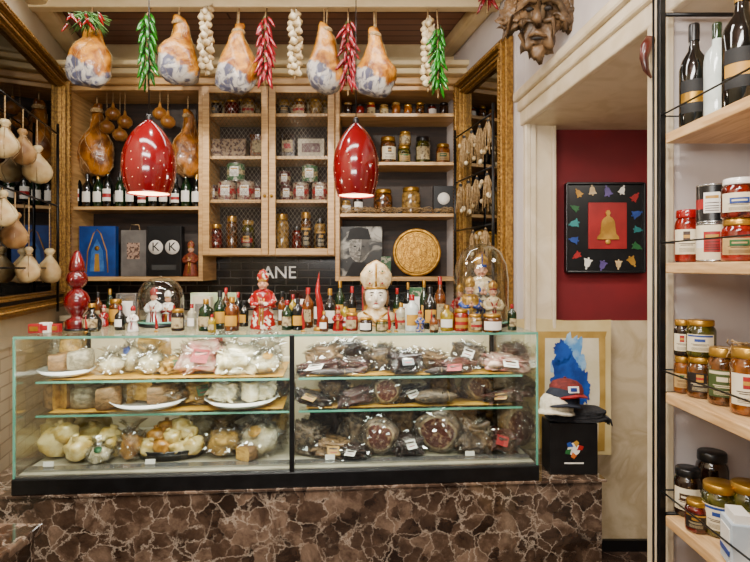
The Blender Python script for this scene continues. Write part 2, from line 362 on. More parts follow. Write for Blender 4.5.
# ================================================================ PROTOS
cache={}
printl=mat('printed_label','#dcd0b2',.5,c2='#cdbf9c',scale=12); printd=mat('dark_printed_label','#1c1512',.45,c2='#261c16',scale=12); printo=mat('kraft_printed_label','#b0905a',.6,c2='#9c7c48',scale=14); printg=mat('olive_printed_label','#3c4a20',.5,c2='#303c18',scale=12)
PR=(printl,printd,printo,printg)
def jar(r,h,cont,lid,label=None,band=None):
    k=('jar',r,h,cont.name,lid.name,label and label.name,band and band.name)
    if k not in cache:
        ps=[('glass_body',M().lathe([(0,0),(r*.88,0),(r*.98,h*.03),(r,h*.08),(r,h*.7),(r*.93,h*.78),(r*.8,h*.83),(r*.8,h*.86),(0,h*.86)],cont,20).mesh()),
            ('lid',M().lathe([(r*.82,h*.835),(r*.88,h*.84),(r*.9,h*.86),(r*.88,h*.98),(r*.83,h),(0,h*.995)],lid,20).mesh())]
        if label:
            top_=.62 if label is not printo else .54
            lm=M().shell(r*1.015,h*.15,h*top_,1.0,label,band)
            if label in PR:
                ink=brl if label in (printl,printo) else crm_l; e={printl:[brl,redl,bluel][int(h*9973)%3],printd:ochl,printo:greenl,printg:crm_l}[label]
                v=int(r*99991)%3
                if v==0: lm.shell(r*1.025,h*.40,h*(top_-.04),.24,e,ochl if e is not ochl else redl,5)
                elif v==1: lm.shell(r*1.025,h*(top_-.07),h*(top_-.02),.9,e,None,8).shell(r*1.026,h*.42,h*.50,.35,e,None,5)
                else: lm.shell(r*1.025,h*.36,h*.50,.5,e,None,6).shell(r*1.032,h*.41,h*.45,.38,label,None,5)
                for q,w in ((.345,.6),(.315,.45)): lm.shell(r*1.025,h*q,h*(q+.014),w,ink,None,6)
                for q in (.19,.212,.234,.256): lm.shell(r*1.025,h*q,h*(q+.007),.55,ink,None,6)
            ps.append(('label',lm.mesh()))
        cache[k]=ps
    return cache[k]
crm_l=mat('cream_ink','#cfc09a',.5,c2='#c2b288',scale=12)
def tin(r,h,m,band):
    k=('tin',r,h,m.name,band.name)
    if k not in cache:
        lm=M().lathe([(r*.99,h*.05),(r*.99,h*.36)],m,20).lathe([(r*.99,h*.36),(r*.99,h*.62)],band,20).lathe([(r*.99,h*.62),(r*.99,h*.95)],m,20)
        if r>.03:
            lm.shell(r*1.01,h*.25,h*.78,.5,redl if band is white else white,None,6).shell(r*1.02,h*.62,h*.7,.38,ochl,None,6)
            for q in (.3,.36,.42,.5): lm.shell(r*1.02,h*q,h*(q+.02),.4,brl,None,6)
        cache[k]=[('tin_body',M().lathe([(0,0),(r,0),(r,h*.03),(r*.98,h*.04),(r*.98,h*.96),(r,h*.97),(r,h),(r*.93,h),(r*.93,h*.98),(0,h*.98)],silver,20).mesh()),('label',lm.mesh())]
    return cache[k]
def bottle(r,h,gl,cap,label=None,band=None,style=0):
    k=('bt',r,h,gl.name,cap.name,label and label.name,band and band.name,style)
    if k not in cache:
        if style==0: pr=[(0,0),(r*.9,0),(r,h*.02),(r,h*.58),(r*.85,h*.66),(r*.42,h*.75),(r*.34,h*.82),(r*.34,h*.97),(0,h*.97)]; c0=.84
        elif style==1: pr=[(0,0),(r*.9,0),(r,h*.03),(r,h*.62),(r*.9,h*.7),(r*.4,h*.78),(r*.36,h*.86),(0,h*.86)]; c0=.84
        else: pr=[(0,0),(r*.8,0),(r,h*.1),(r,h*.4),(r*.7,h*.55),(r*.3,h*.66),(r*.28,h*.9),(0,h*.9)]; c0=.86
        q=r*.38
        ps=[('glass_body',M().lathe(pr,gl,18).mesh()),('cap',M().lathe([(q,h*c0),(q,h*.985),(q*.9,h),(0,h)],cap,14).mesh())]
        if label: ps.append(('label',M().shell(r*1.02,h*.16,h*.46,.9,label,band).mesh()))
        cache[k]=ps
    return cache[k]
def glos(n,c1,c2,sc=30): return mat(n,c1,.1,c2=c2,scale=sc,coat=.7)
tomato=glos('tomato_sauce','#8a1608','#5e0d05'); olive=glos('green_olives','#4a4610','#242306'); honey=glos('honey','#854806','#502803')
darkj=glos('dark_preserve','#23120a','#120805'); pepj=glos('mixed_antipasto','#64380e','#2a1806',45); crm=glos('cream_preserve','#9c7a3e','#5e441c',45); redj=glos('red_peppers','#641208','#300804',45)
bdark=glos('dark_bottle_glass','#060806','#0a0d0a'); bgreen=glos('green_bottle_glass','#0f2c12','#081a0a'); bamber=glos('amber_liqueur','#6e3606','#3d1b03'); bwhite=glos('white_bottle','#cfd9d3','#c2ccc6'); bclear=glos('clear_liqueur','#a8a48c','#8a866e'); byel=glos('yellow_liqueur','#97800f','#735c06')
blk=blackp; contents=[tomato,olive,honey,darkj,pepj,crm,redj]
cn={'tomato_sauce':'tomato sauce','green_olives':'green olive','honey':'amber honey','dark_preserve':'dark preserve','mixed_antipasto':'pickled vegetable','cream_preserve':'cream preserve','red_peppers':'red pepper'}
ln={'gold_lid':'gold','black_plastic':'black','white_ceramic':'white','red_gloss':'red'}
def putjar(px,base_z,d,wpx,hpx,c,lid,lab=None,band=None,group=None,where=''):
    r=round(S(wpx/2,d),3); h=round(S(hpx,d),3)
    return thing('preserve_jar',jar(r,h,c,lid,lab,band),(X(px,d),d,base_z),f"{cn[c.name]} jar with {ln.get(lid.name,'metal')} lid {where}".strip(),'jar',group,rot=(0,0,U(-.3,.3)))
zsM=[Z(112)+.001,Z(155)+.001,Z(199)+.001,zmb+.029]
W='behind wire cabinet door'; G='jars in the wire door cabinet'
cream_l=mat('cream_label','#a8966e',.6,c2='#5e4a2c',scale=60,lo=.5,hi=.6)
rr=[ [(215,14,16),(232,15,17),(249,14,18),(284,13,17),(300,14,18),(316,14,18)],[(213,12,18)],[],
     [(216,13,28),(232,11,36),(248,13,32),(282,14,38),(297,10,26),(306,11,40),(320,12,34)] ]
for row,zz in zip(rr,zsM):
    for (px,w,h) in row:
        c=random.choice([pepj,crm,darkj,olive,redj,darkj]); putjar(px,zz,3.84,w,h,c,random.choice([goldl,goldl,crm,blk]),random.choice([cream_l,None,None,printd]),random.choice([None,redl]),G,W)
for (px,w,h) in [(222,10,20),(241,12,22),(255,11,18),(290,11,20),(310,12,24),(325,10,20)]:
    putjar(px,zsM[0],3.93,w,h,crm,goldl,cream_l,None,G,W)
tinm=mat('tin_label_white','#988a74',.5,c2='#5e1c16',scale=45,lo=.48,hi=.54)
tinr=mat('tin_label_maroon','#451313',.5,c2='#8a7b6a',scale=50,lo=.58,hi=.62)
tg=mat('tin_label_green','#24502c',.5,c2='#98947c',scale=50,lo=.54,hi=.58)
def puttin(px,z,d,wpx,hpx,m,b,g,w): thing('food_tin',tin(round(S(wpx/2,d),3),round(S(hpx,d),3),m,b),(X(px,d),d,z),f"small round tin with printed label {w}",'tin',g)
zz=zsM[2]
for px in (227,246): puttin(px,zz,3.82,18,19,tinm,redl,G,W)
puttin(236,zz+S(19,3.82)+.001,3.82,18,18,tg,cream_l,G,W)
for px in (301,320): puttin(px,zz,3.82,16,18,tinm,redl,G,W)
for px in (213,258,287): puttin(px,zz,3.87,13,16,tinr,cream_l,G,W)
puttin(310,zz+S(18,3.82)+.001,3.82,16,17,tg,cream_l,G,W); puttin(285,zz+S(16,3.87)+.001,3.87,12,14,tinr,cream_l,G,W)
def gbox(px,z,d,w,h,dep,m,label,name='gift_box',extra=None,rotz=0):
    ww=S(w,d);hh=S(h,d); ps=[('box_body',M().box((0,0,hh/2),(ww,dep,hh),m,.002).mesh())]
    if extra: ps+=extra(ww,hh,dep)
    return thing(name,ps,(X(px,d),d,z),label,'box',rot=(0,0,rotz))
def lab_extra(m,m2=None):
    def f(w,h,dep):
        q=M().box((0,-dep/2-.0015,h*.5),(w*.7,.002,h*.5),m)
        if m2: q.box((0,-dep/2-.003,h*.5),(w*.45,.002,h*.2),m2)
        return [('label',q.mesh())]
    return f
paperb=mat('kraft_white_box','#b8ae98',.6,c2='#a69b84',scale=12)
gbox(231,zsM[1],3.83,33,18,.12,mat('patterned_tray','#8a7458',.6,c2='#3e2016',scale=50,lo=.48,hi=.55),'low patterned gift box behind wire cabinet door')
gbox(258,zsM[1],3.85,14,24,.06,bamber,'small amber gift box behind wire cabinet door',extra=lab_extra(cream_l))
gbox(288,zsM[1],3.84,15,24,.06,darkj,'small dark gift box behind wire cabinet door',extra=lab_extra(cream_l,redl))
gbox(312,zsM[1],3.83,26,18,.12,paperb,'white gift box behind wire cabinet door',extra=lab_extra(tinr))
zsR=[Z(112)+.001,Z(161)+.001,Z(213)+.001,zb+.029]; G='jars in the open cabinet'; W='on open cabinet shelf'
for i,px in enumerate([348,360,371,384,396,408,420,432,444]):
    putjar(px,zsR[0],3.83,9,12 if i%2 else 14,random.choice(contents),random.choice([goldl,blk,crm]),random.choice([white,None,cream_l]),None,G,W)
for px,w,h,c in [(346,9,16,darkj),(358,10,22,crm),(369,11,20,redj),(388,16,27,pepj),(404,13,18,olive),(405,12,14,crm),(423,15,27,olive),(443,14,20,honey)]:
    zx=zsR[1]
    if (px,h)==(405,14): zx=zsR[1]+S(18,3.83)+.002
    putjar(px,zx,3.83,w,h,c,goldl if px!=423 else blk,[cream_l,printl,printo][px%3],None,G,W)
for px,w,h,c in [(346,10,14,crm),(358,10,20,darkj),(383,19,25,pepj),(411,19,27,crm)]:
    putjar(px,zsR[2],3.83,w,h,c,goldl if px>370 else crm,white if px<370 else None,None,G,W)
gbox(443,zsR[2],3.83,20,28,.08,blackp,'black gift box with round pale sticker on cabinet shelf',
  extra=lambda w,h,dep:[('sticker',M().lathe([(0,0),(w*.3,0),(w*.3,.002),(0,.002)],white,20,Matrix.Translation((0,-dep/2-.001,h*.55))@Matrix.Rotation(PI/2,4,'X')).mesh())])
def straw(px0,px1,z,d,n=60):
    m=M(); x0,x1=X(px0,d),X(px1,d)
    for i in range(n):
        x=U(0,x1-x0); y=U(-.03,.05); a=U(0,PI); l=U(.02,.06); zz=U(.003,.035)
        m.tube([(x-l*math.cos(a),y-l*.4*math.sin(a),zz),(x,y,zz+.008),(x+l*math.cos(a),y+l*.4*math.sin(a),zz-U(0,.02))],.0015,rope,4)
    thing('straw_bedding',m.mesh(),(x0,d,z),'loose pale straw bedding on cabinet shelf','straw',kind='stuff')
straw(340,455,zsR[2]+.004,3.75,220)
zq=zsR[3]
bw=mat('monochrome_print','#0e0d0a',.5,c2='#a8a498',scale=9,lo=.48,hi=.62,dist=1)
pw,ph=S(46,3.8),S(50,3.8)
face=[(math.cos(a)*pw*.22,ph*.55+math.sin(a)*ph*.27) for a in [i*PI/10 for i in range(20)]]
hat=[(-pw*.26,ph*.74),(pw*.26,ph*.74),(pw*.2,ph*.95),(0,ph*.99),(-pw*.2,ph*.95)]
shd=mat('print_grey','#47433b',.5,c2='#2a2822',scale=30)
pt=M().poly([(0,ph*.28),(pw*.23,ph*.5),(pw*.2,ph*.75),(pw*.06,ph*.8),(pw*.04,ph*.5)],shd,-.0085,.001).poly(face,mat('print_pale','#98948a',.5,c2='#5a564d',scale=50),-.007,.001).poly(hat,blackm,-.0095,.001)
for sx in (-1,1): pt.poly([(sx*pw*.09+math.cos(a)*pw*.035,ph*.6+math.sin(a)*ph*.018) for a in [i*PI/5 for i in range(10)]],blackm,-.0095,.001)
pt.poly([(-pw*.03,ph*.5),(pw*.03,ph*.5),(pw*.01,ph*.6)],shd,-.0095,.001).poly([(-pw*.08,ph*.42),(pw*.08,ph*.42),(0,ph*.395)],blackm,-.0095,.001).poly([(-pw*.3,.002),(pw*.3,.002),(pw*.14,ph*.28),(-pw*.14,ph*.28)],blackm,-.0065,.001)
thing('portrait_print',[('panel',M().box((0,0,ph/2),(pw,.012,ph),bw,.001).mesh()),('printed_portrait',pt.mesh())],(X(359,3.78),3.8,zq),'black and white portrait print leaning in cabinet','picture',rot=(-.06,0,0))
r=S(24,3.84); brass=mat('engraved_brass','#c08f30',.38,metal=.6,c2='#96691c',scale=40,bump=.3,bscale=80); brassd=mat('brass_groove','#5a3c10',.5,metal=.4,c2='#4a300c',scale=30)
mxd=Matrix.Translation((0,0,r))@Matrix.Rotation(PI/2,4,'X')
dh=M().lathe([(0,.002),(r*.85,.002)],brass,48,mxd)
for q in (.2,.42,.66,.80): dh.lathe([(r*q-.0015,.0022),(r*q,.0032),(r*q+.0015,.0022)],brassd,48,mxd)
for i in range(18):
    a=i*2*PI/18; dh.tube([(r*.22*math.cos(a),-.0035,r+r*.22*math.sin(a)),(r*.32*math.cos(a+.12),-.004,r+r*.32*math.sin(a+.12)),(r*.41*math.cos(a),-.0035,r+r*.41*math.sin(a))],.0012,brassd,5)
    dh.tube([(r*.70*math.cos(a+.1),-.0035,r+r*.70*math.sin(a+.1)),(r*.76*math.cos(a),-.004,r+r*.76*math.sin(a))],.0014,brassd,5)
    dh.tube([(r*.54*math.cos(a)+r*.06*math.cos(t),-.0038,r+r*.54*math.sin(a)+r*.06*math.sin(t)) for t in [j*PI/4 for j in range(9)]],.0010,brassd,4)
thing('brass_plate',[('engraved_face',dh.mesh()),('rim',M().lathe([(r*.84,-.004),(r*.88,.007),(r*.97,.008),(r,.003),(r,-.005),(r*.84,-.004)],brass,40,mxd).mesh())],(X(417,3.8),3.8,zq),'round engraved brass gold plate standing in open cabinet','plate',rot=(-.1,0,0))
gbox(386,zq,3.78,10,20,.02,tg,'small printed card standing in cabinet','printed_card')
zl=zb+.029; zu=Z(206)+.001
def bluex(w,h,dep):
    y=-dep/2-.001; m=M()
    m.tube([(-w*.3,y,h*.08),(-w*.26,y,h*.5),(-w*.1,y,h*.85),(0,y,h*.93),(w*.1,y,h*.85),(w*.26,y,h*.5),(w*.3,y,h*.08)],.004,goldpaint,6)
    m.poly([(-w*.2,h*.1),(w*.2,h*.1),(w*.16,h*.5),(0,h*.75),(-w*.16,h*.5)],mat('pale_blue_print','#3f78bb',.5,c2='#2a5ca0',scale=20),y)
    m.poly([(-w*.08,h*.1),(w*.08,h*.1),(w*.05,h*.45),(-w*.05,h*.45)],goldpaint,y-.002)
    m.lathe([(0,-.002),(w*.07,0),(0,.002)],goldpaint,12,Matrix.Translation((0,y-.002,h*.56))@Matrix.Rotation(PI/2,4,'X'))
    return [('printed_emblem',m.mesh())]
gbox(99,zl,3.8,36,50,.05,mat('blue_card','#0e4290',.5,c2='#0b3478',scale=10),'blue gift box with gold arched emblem on cabinet shelf',extra=bluex)
gbox(135,zl,3.82,25,46,.05,mat('grey_paper_bag','#6f6a64',.7,c2='#5a5550',scale=8,bump=.4,bscale=15),'grey paper gift bag on cabinet shelf','gift_bag',extra=lambda w,h,dep:[('label',M().box((0,-dep/2-.002,h*.55),(w*.5,.002,h*.35),mat('bag_print','#a88a74',.5,c2='#4c3226',scale=40,lo=.5,hi=.55)).mesh()),('handle',M().tube([(-w*.2,0,h),(-w*.15,0,h*1.12),(w*.15,0,h*1.12),(w*.2,0,h)],.003,rope,6).mesh())])
def kx(w,h,dep):
    ps=[]
    for sx in (-1,1):
        ps.append(('round_sticker',M().lathe([(0,0),(w*.21,0),(w*.21,.002),(0,.002)],white,24,Matrix.Translation((sx*w*.24,-dep/2+.0,h*.58))@Matrix.Rotation(PI/2,4,'X')).mesh()))
        ps.append(('letter',textmesh('K',w*.36,blackp,Matrix.Translation((sx*w*.24,-dep/2-.0035,h*.58)))))
    ps.append(('lower_label',M().box((0,-dep/2-.001,h*.18),(w*.7,.002,h*.1),mat('grey_band','#3a3a38',.5,c2='#2a2a28',scale=10)).mesh())); return ps
gbox(166,zl,3.8,34,50,.07,blackp,'black gift box with two round letter stickers',extra=kx)
# ---- figures
def fig(robe,sk,mit,trim,mode=0,cape=None):
    k=('fig',robe.name,sk.name,mit.name,trim.name,mode,cape and cape.name)
    if k in cache: return cache[k]
    bust=mode==1
    if not bust:
        body=M().lathe([(0,0),(.2,0),(.215,.03),(.2,.12),(.16,.32),(.14,.46),(.165,.55),(.14,.61),(.07,.65),(.05,.69)],robe,24,sy=.8,rip=.03,ripn=9)
        for s in (-1,1): body.tube([(s*.14,0,.57),(s*.19,-.04,.46),(s*.13,-.13,.4),(s*.03,-.17,.43)],[.045,.055,.05,.03],robe,10)
        hd=M().blob((0,0,.74),(.075,.08,.095),sk,.03,2,3); hz=.74; hr=.078; mz=.79
        hands=M()
        for s in (-1,1):
            hands.blob((s*.02,-.185,.45),(.025,.02,.03),sk,.05,2,2)
            for q in range(4): hands.tube([(s*.02,-.19+q*.008,.46),(s*.012,-.19+q*.008,.5),(s*.006,-.188+q*.008,.525-.004*q)],.006,sk,6)
    else:
        body=M().lathe([(0,0),(.17,0),(.18,.03),(.27,.08),(.31,.15),(.25,.22),(.14,.26),(.11,.33)],robe,32,sy=.65,rip=.04,ripn=13)
        hd=M().blob((0,-.02,.46),(.165,.165,.20),sk,.02,2,4); hz=.46; hr=.165; mz=.57
        hands=None
    for s in (-1,1): hd.blob((s*hr*1.0,0,hz),(hr*.15,hr*.25,hr*.3),sk,0,1,2)
    hd.blob((0,-hr*1.15,hz-hr*.1),(hr*.14,hr*.20,hr*.3),sk,0,1,2)
    hd.blob((0,-hr*.85,hz-hr*.85),(hr*.35,hr*.25,hr*.2),sk,0,1,2)
    for s in (-1,1): hd.blob((s*hr*.5,-hr*.85,hz-hr*.3),(hr*.25,hr*.2,hr*.22),sk,0,1,2)
    ft=M()
    for s in (-1,1): ft.blob((s*hr*.38,-hr*1.04,hz+hr*.15),(hr*.13,hr*.07,hr*.07),blackp,0,1,1); ft.tube([(s*hr*.18,-hr*1.08,hz+hr*.36),(s*hr*.38,-hr*1.08,hz+hr*.42),(s*hr*.58,-hr*.95,hz+hr*.34)],hr*.04,darkj,5)
    ft.blob((0,-hr*1.1,hz-hr*.55),(hr*.24,hr*.07,hr*.06),redl,0,1,1)
    mt=M(); H=1.0-mz; wd=1.18 if bust else 1.0
    for s in (1,-1):
        mt.lathe([(hr*1.02,mz),(hr*1.22*wd,mz+H*.3),(hr*1.18*wd,mz+H*.52),(hr*.7*wd,mz+H*.82),(0,mz+H)],mit,24,Matrix.Translation((0,s*hr*.22,0)),sy=.6)
    tr=M().lathe([(hr*1.04,mz),(hr*1.1,mz+.03),(hr*1.06,mz+.035)],trim,20,sy=.98)
    tr.tube([(0,-hr*(.9+.12*math.sin(PI*j/6)),mz+H*(.06+.82*j/6)) for j in range(7)],[hr*.1]*6+[hr*.04],trim,6)
    for i in range(9):
        a=-PI/2+(i-4)*.33; tr.blob((hr*1.16*math.cos(a),hr*.95*math.sin(a),mz+.05),(hr*.06,)*3,trim,0,1,1)
    for s in (-1,1):
        tr.tube([(s*hr*1.15*wd,-hr*.3,mz+H*.15),(s*hr*1.14*wd,-hr*.35,mz+H*.5),(s*hr*.68*wd,-hr*.35,mz+H*.80),(0,-hr*.25,mz+H*.98)],hr*.05,trim,5)
    if not bust: tr.tube([(-.09,-.08,.6),(-.04,-.135,.5),(-.02,-.135,.3),(-.03,-.165,.08)],.018,trim,6).tube([(.09,-.08,.6),(.04,-.135,.5),(.02,-.135,.3),(.03,-.165,.08)],.018,trim,6)
    else:
        tr.tube([(-.18,-.1,.23),(-.07,-.18,.17),(0,-.21,.08),(.07,-.18,.17),(.18,-.1,.23)],.02,trim,8)
        tr.tube([(-.28,-.08,.12),(-.14,-.19,.07),(0,-.215,.045),(.14,-.19,.07),(.28,-.08,.12)],.012,trim,6)
        jew=[redl,bluel,greenl]
        for s in (-1,1):
            for j in range(3): tr.blob((s*hr*.55,-hr*(.93-.03*j),mz+H*(.2+.2*j)),(hr*.10,hr*.06,hr*.10),jew[j%3],0,1,2); tr.tube([(s*hr*.3,-hr*1.0,mz+H*(.2+.2*j)),(s*hr*.55,-hr*1.0,mz+H*(.12+.2*j)),(s*hr*.82,-hr*.75,mz+H*(.2+.2*j))],hr*.03,trim,4)
            hd.blob((s*hr*.98,.01,hz-hr*.1),(hr*.2,hr*.5,hr*.75),cape or mit,.15,3,3)
    ps=[('body',body.mesh()),('head',hd.mesh(),{'kids':[('facial_features',ft.mesh())]}),('mitre_hat',mt.mesh()),('trim',tr.mesh())]
    if hands: ps.append(('hands',hands.mesh()))
    if cape and not bust: ps.append(('cape',M().lathe([(.215,.36),(.2,.42),(.185,.55),(.15,.62),(.08,.66)],cape,24,sy=.82,rip=.05,ripn=9,mx=Matrix.Translation((0,.015,0))).mesh()))
    cache[k]=ps; return ps
crf=mat('cream_figure','#d8c49c',.35,c2='#b89a68',scale=14,coat=.3,bump=.3,bscale=16); terra=mat('terracotta','#8a3c20',.6,c2='#642812',scale=20,bump=.2)
palef=mat('pale_face','#e8ddc8',.3,c2='#dfd2b8',scale=5,coat=.3); hairf=mat('brown_hair_glaze','#6b4c2c',.4,c2='#4c3319',scale=14,bump=.4)
bluef=mat('blue_glaze','#1c3a80',.25,c2='#b8a070',scale=10,coat=.4,lo=.52,hi=.56); goldf=mat('gold_glaze','#b0842e',.3,metal=.4,c2='#8a6218',scale=16)
greyf=mat('pewter_glaze','#5d574c',.3,c2='#a89c88',scale=12,coat=.3,lo=.48,hi=.55); patf=mat('red_white_glaze','#8f0f0c',.25,c2='#d8ccb8',scale=14,coat=.4,lo=.52,hi=.55)
thing('ceramic_figurine',fig(terra,skin,terra,goldf),(X(191,3.78),3.78,zl),'small terracotta figurine in red robe on cabinet shelf','figurine',scale=S(36,3.78))
G='bottles on the cabinet shelf'
for i,px in enumerate(range(76,204,11)):
    h=random.choice([30,34,36,40,32]); g=random.choice([bdark,bdark,bgreen,bdark,bamber]); c=random.choice([redg,blk,blk,goldl])
    thing('wine_bottle',bottle(round(S(5,3.82),3),round(S(h,3.82),3),g,c,white,redl if i%3==0 else None,0),(X(px+U(-1,1),3.82),3.82,zu),'dark wine bottle with white label on wooden shelf','bottle',G)
for i,px in enumerate(range(80,200,13)):
    thing('wine_bottle',bottle(round(S(4.5,3.9),3),round(S(32,3.9),3),bdark,blk,white,None,0),(X(px+U(-1,1),3.91),3.91,zu),'dark wine bottle with white label on wooden shelf','bottle',G)
# ================================================================ HANGING
hamskin=hammat('ham_rind','#cf8a1e','#84480e','#56566a','#c2bab0',.115); hamdark=hammat('amber_ham_rind','#a8671c','#5c300c','#6a4420','#a8845a',.05)
netm=mat('ham_netting','#b09a6c',.8,c2='#8c7648',scale=60)
def ham(sk,seed,strong=False):
    k=('ham',sk.name,seed)
    if k in cache: return cache[k]
    prof=[(0,0),(.04,.003),(.075,.02),(.1,.05),(.112,.09),(.11,.13),(.098,.17),(.08,.21),(.06,.25),(.042,.29),(.03,.325),(.03,.35),(.022,.37),(0,.375)]
    b=M().lathe(prof,sk,40,sy=.8).jitter(.030,10,seed).jitter(.007,30,seed)
    rp=M().tube([(0,0,.34),(0,0,.46)],.004,rope,6).lathe([(.032,.32),(.038,.33),(.032,.34)],rope,16)
    nt=M(); n=6 if not strong else 8
    def rz(z):
        for (r0,z0),(r1,z1) in zip(prof,prof[1:]):
            if z0<=z<=z1 and z1>z0: return r0+(r1-r0)*(z-z0)/(z1-z0)
        return .03
    for i in range(n):
        for sg in (1,-1):
            pts=[]
            for j in range(14):
                z=.008+.30*j/13; a=2*PI*i/n+sg*z*4.2; q=rz(z)+.0022; pts.append((q*math.cos(a),q*.8*math.sin(a),z))
            nt.tube(pts,.0012 if strong else .0006,rope if strong else netm,4)
    nt.jitter(.030,10,seed)
    cache[k]=[('body',b.mesh()),('netting',nt.mesh()),('rope',rp.mesh())]; return cache[k]
G='hams hanging from the ceiling beam'
for i,(px,yt,yb,wd) in enumerate([(90,14,88,46),(178,15,85,44),(237,24,94,42),(324,22,92,38),(376,27,97,41)]):
    d=3.1; h=S(yb-yt,d); w=S(wd,d)
    root=thing('hanging_ham',ham(hamskin,i),(X(px,d),d,Z(yb,d)),'amber-rinded netted ham with mottled grey base on rope'+(' under herbs' if i==0 else ''),'ham',G,rot=(0,U(-.05,.05),U(-.4,.4)),scale=(w/.225,w/.225,h/.375))
    rt=M().tube([(X(px,d),d,Z(yt,d)-.01),(X(px,d),3.12,2.955)],.003,rope,6)
    o=new('hanging_rope',rt.mesh(),parent=root); o.matrix_parent_inverse=Matrix.LocRotScale(root.location,root.rotation_euler.to_quaternion(),root.scale).inverted()
G='hams hanging inside the cabinet'
for i,(px,yt,yb,wd) in enumerate([(97,102,178,38),(188,108,178,34)]):
    d=3.83; h=S(yb-yt,d); w=S(wd,d)
    thing('hanging_ham',ham(hamdark,i,True),(X(px,d),d,Z(yb,d)),'amber smoked ham tied with string above wine bottles','ham',G,scale=(w/.225,w/.225,h/.375),rot=(0,0,U(-.5,.5)))
onion=mat('onion_skin','#b5813f',.35,c2='#85521f',scale=12,stretch=(1,1,.2),coat=.3)
def bulb(m,r): return M().lathe([(0,0),(r*.5,r*.05),(r*.95,r*.5),(r,r*.9),(r*.7,r*1.4),(r*.25,r*1.7),(r*.13,r*2.3),(0,r*2.4)],m,16,rip=.03,ripn=8)
for px,py in [(107,133),(120,141),(113,120),(125,128),(168,128),(160,120)]:
    thing('onion',[('bulb',bulb(onion,.05).mesh()),('string',M().tube([(0,0,.11),(0,0,Z(92,3.74)-Z(py,3.74))],.002,rope,5).mesh())],(X(px,3.76),3.76,Z(py,3.76)),'golden onion hanging on string in cabinet','onion','onions hanging in the cabinet')
chr_=mat('red_chili','#970a12',.22,c2='#6b060c',scale=20,coat=.5); chg=mat('green_chili','#1c7a10',.25,c2='#0f5208',scale=20,coat=.5); chp=mat('crimson_chili','#9c0a1f',.25,c2='#6e0614',scale=20,coat=.5)
stemg=mat('stem_green','#3a5a16',.6,c2='#2a4610',scale=20)
garl=mat('garlic_skin','#dccba6',.5,c2='#a58a5c',scale=25,stretch=(1,1,.2),bump=.2)
def pep(m):
    k=('pep',m.name)
    if k not in cache: cache[k]=M().tube([(0,0,0),(.004,0,-.012),(.01,0,-.035),(.014,0,-.06),(.02,0,-.08)],[.006,.011,.010,.007,.001],m,8).tube([(-.001,0,.014),(0,0,.004),(0,0,-.003)],[.002,.002,.008],stemg,6).mesh()
    return cache[k]
def garmesh():
    if 'gar' not in cache: cache['gar']=M().lathe([(0,0),(.012,.001),(.024,.012),(.025,.022),(.016,.034),(.006,.044),(.004,.06)],garl,14,rip=.06,ripn=7).mesh()
    return cache['gar']
def pstring(px,yt,yb,d,m,label,wpx=16):
    H=S(yb-yt,d); ps=[('string',M().tube([(0,0,0),(0,0,H*.5),(0,0,H),(0,3.12-d,max(H+.001,2.96-Z(yb,d)))],.004,rope,6).mesh())]
    n=max(14,int(H/.010)); w=S(wpx,d)/2
    for i in range(n):
        z=H-(H-.075)*i/n; a=i*2.4
        ps.append(('chili_pepper',pep(m),{'at':(math.cos(a)*w*.35,math.sin(a)*w*.35,z),'rot':(U(-.3,.3),-U(.0,.5),a),'scale':U(.85,1.1)}))
    thing('chili_string',ps,(X(px,d),d,Z(yb,d)),label,'pepper string','chili strings hanging from the ceiling beam')
pstring(147,14,92,3.05,chg,'string of glossy green chili peppers hanging from beam',20)
pstring(265,17,91,3.05,chp,'string of crimson chili peppers hanging from beam')
pstring(348,22,96,3.05,chp,'string of crimson chili peppers hanging from beam')
pstring(438,28,98,3.05,chg,'string of glossy green chili peppers hanging beside garlic',15)
pstring(487,-30,14,3.0,chp,'string of crimson chili peppers hanging near wall',16)
def gstring(px,yt,yb,d):
    H=S(yb-yt,d); ps=[('string',M().tube([(0,0,0),(0,0,H*.5),(0,0,H),(0,3.12-d,max(H+.001,2.96-Z(yb,d)))],.004,rope,6).mesh())]
    n=int(H/.013)
    for i in range(n):
        a=i*2.3; ps.append(('garlic_bulb',garmesh(),{'at':(math.cos(a)*.022,math.sin(a)*.022,H-.03-(H-.03)*i/n),'rot':(U(-.4,.4),U(-.4,.4),a),'scale':U(.75,1.0)}))
    thing('garlic_braid',ps,(X(px,d),d,Z(yb,d)),'braid of dried white garlic bulbs hanging from beam','garlic braid','garlic braids hanging from the ceiling beam')
gstring(206,6,76,3.06); gstring(295,12,80,3.06); gstring(428,18,92,3.1)
m=M()
for i in range(150):
    a=U(0,2*PI); e=U(.02,.12); z=U(-.03,.07)
    m.tube([(0,0,0.01),(math.cos(a)*e*.5,math.sin(a)*e*.4,.04+z*.5),(math.cos(a)*e,math.sin(a)*e*.7,z)],[.003,.005,.001],mat('herb_green','#2c5518',.6,c2='#487626',scale=20),4)
ps=[('leaves',m.mesh(),{'kind':'stuff'})]
for i in range(12): ps.append(('chili_pepper',pep(chr_),{'at':(U(-.09,.09),U(-.08,-.03),U(-.005,.06)),'rot':(U(-1,1),U(-1,1),U(0,6)),'scale':.7}))
thing('herb_bunch',ps,P(91,30,3.0)+Vector((0,-.02,0)),'bunch of green herbs with red chilies tied above ham','herbs')
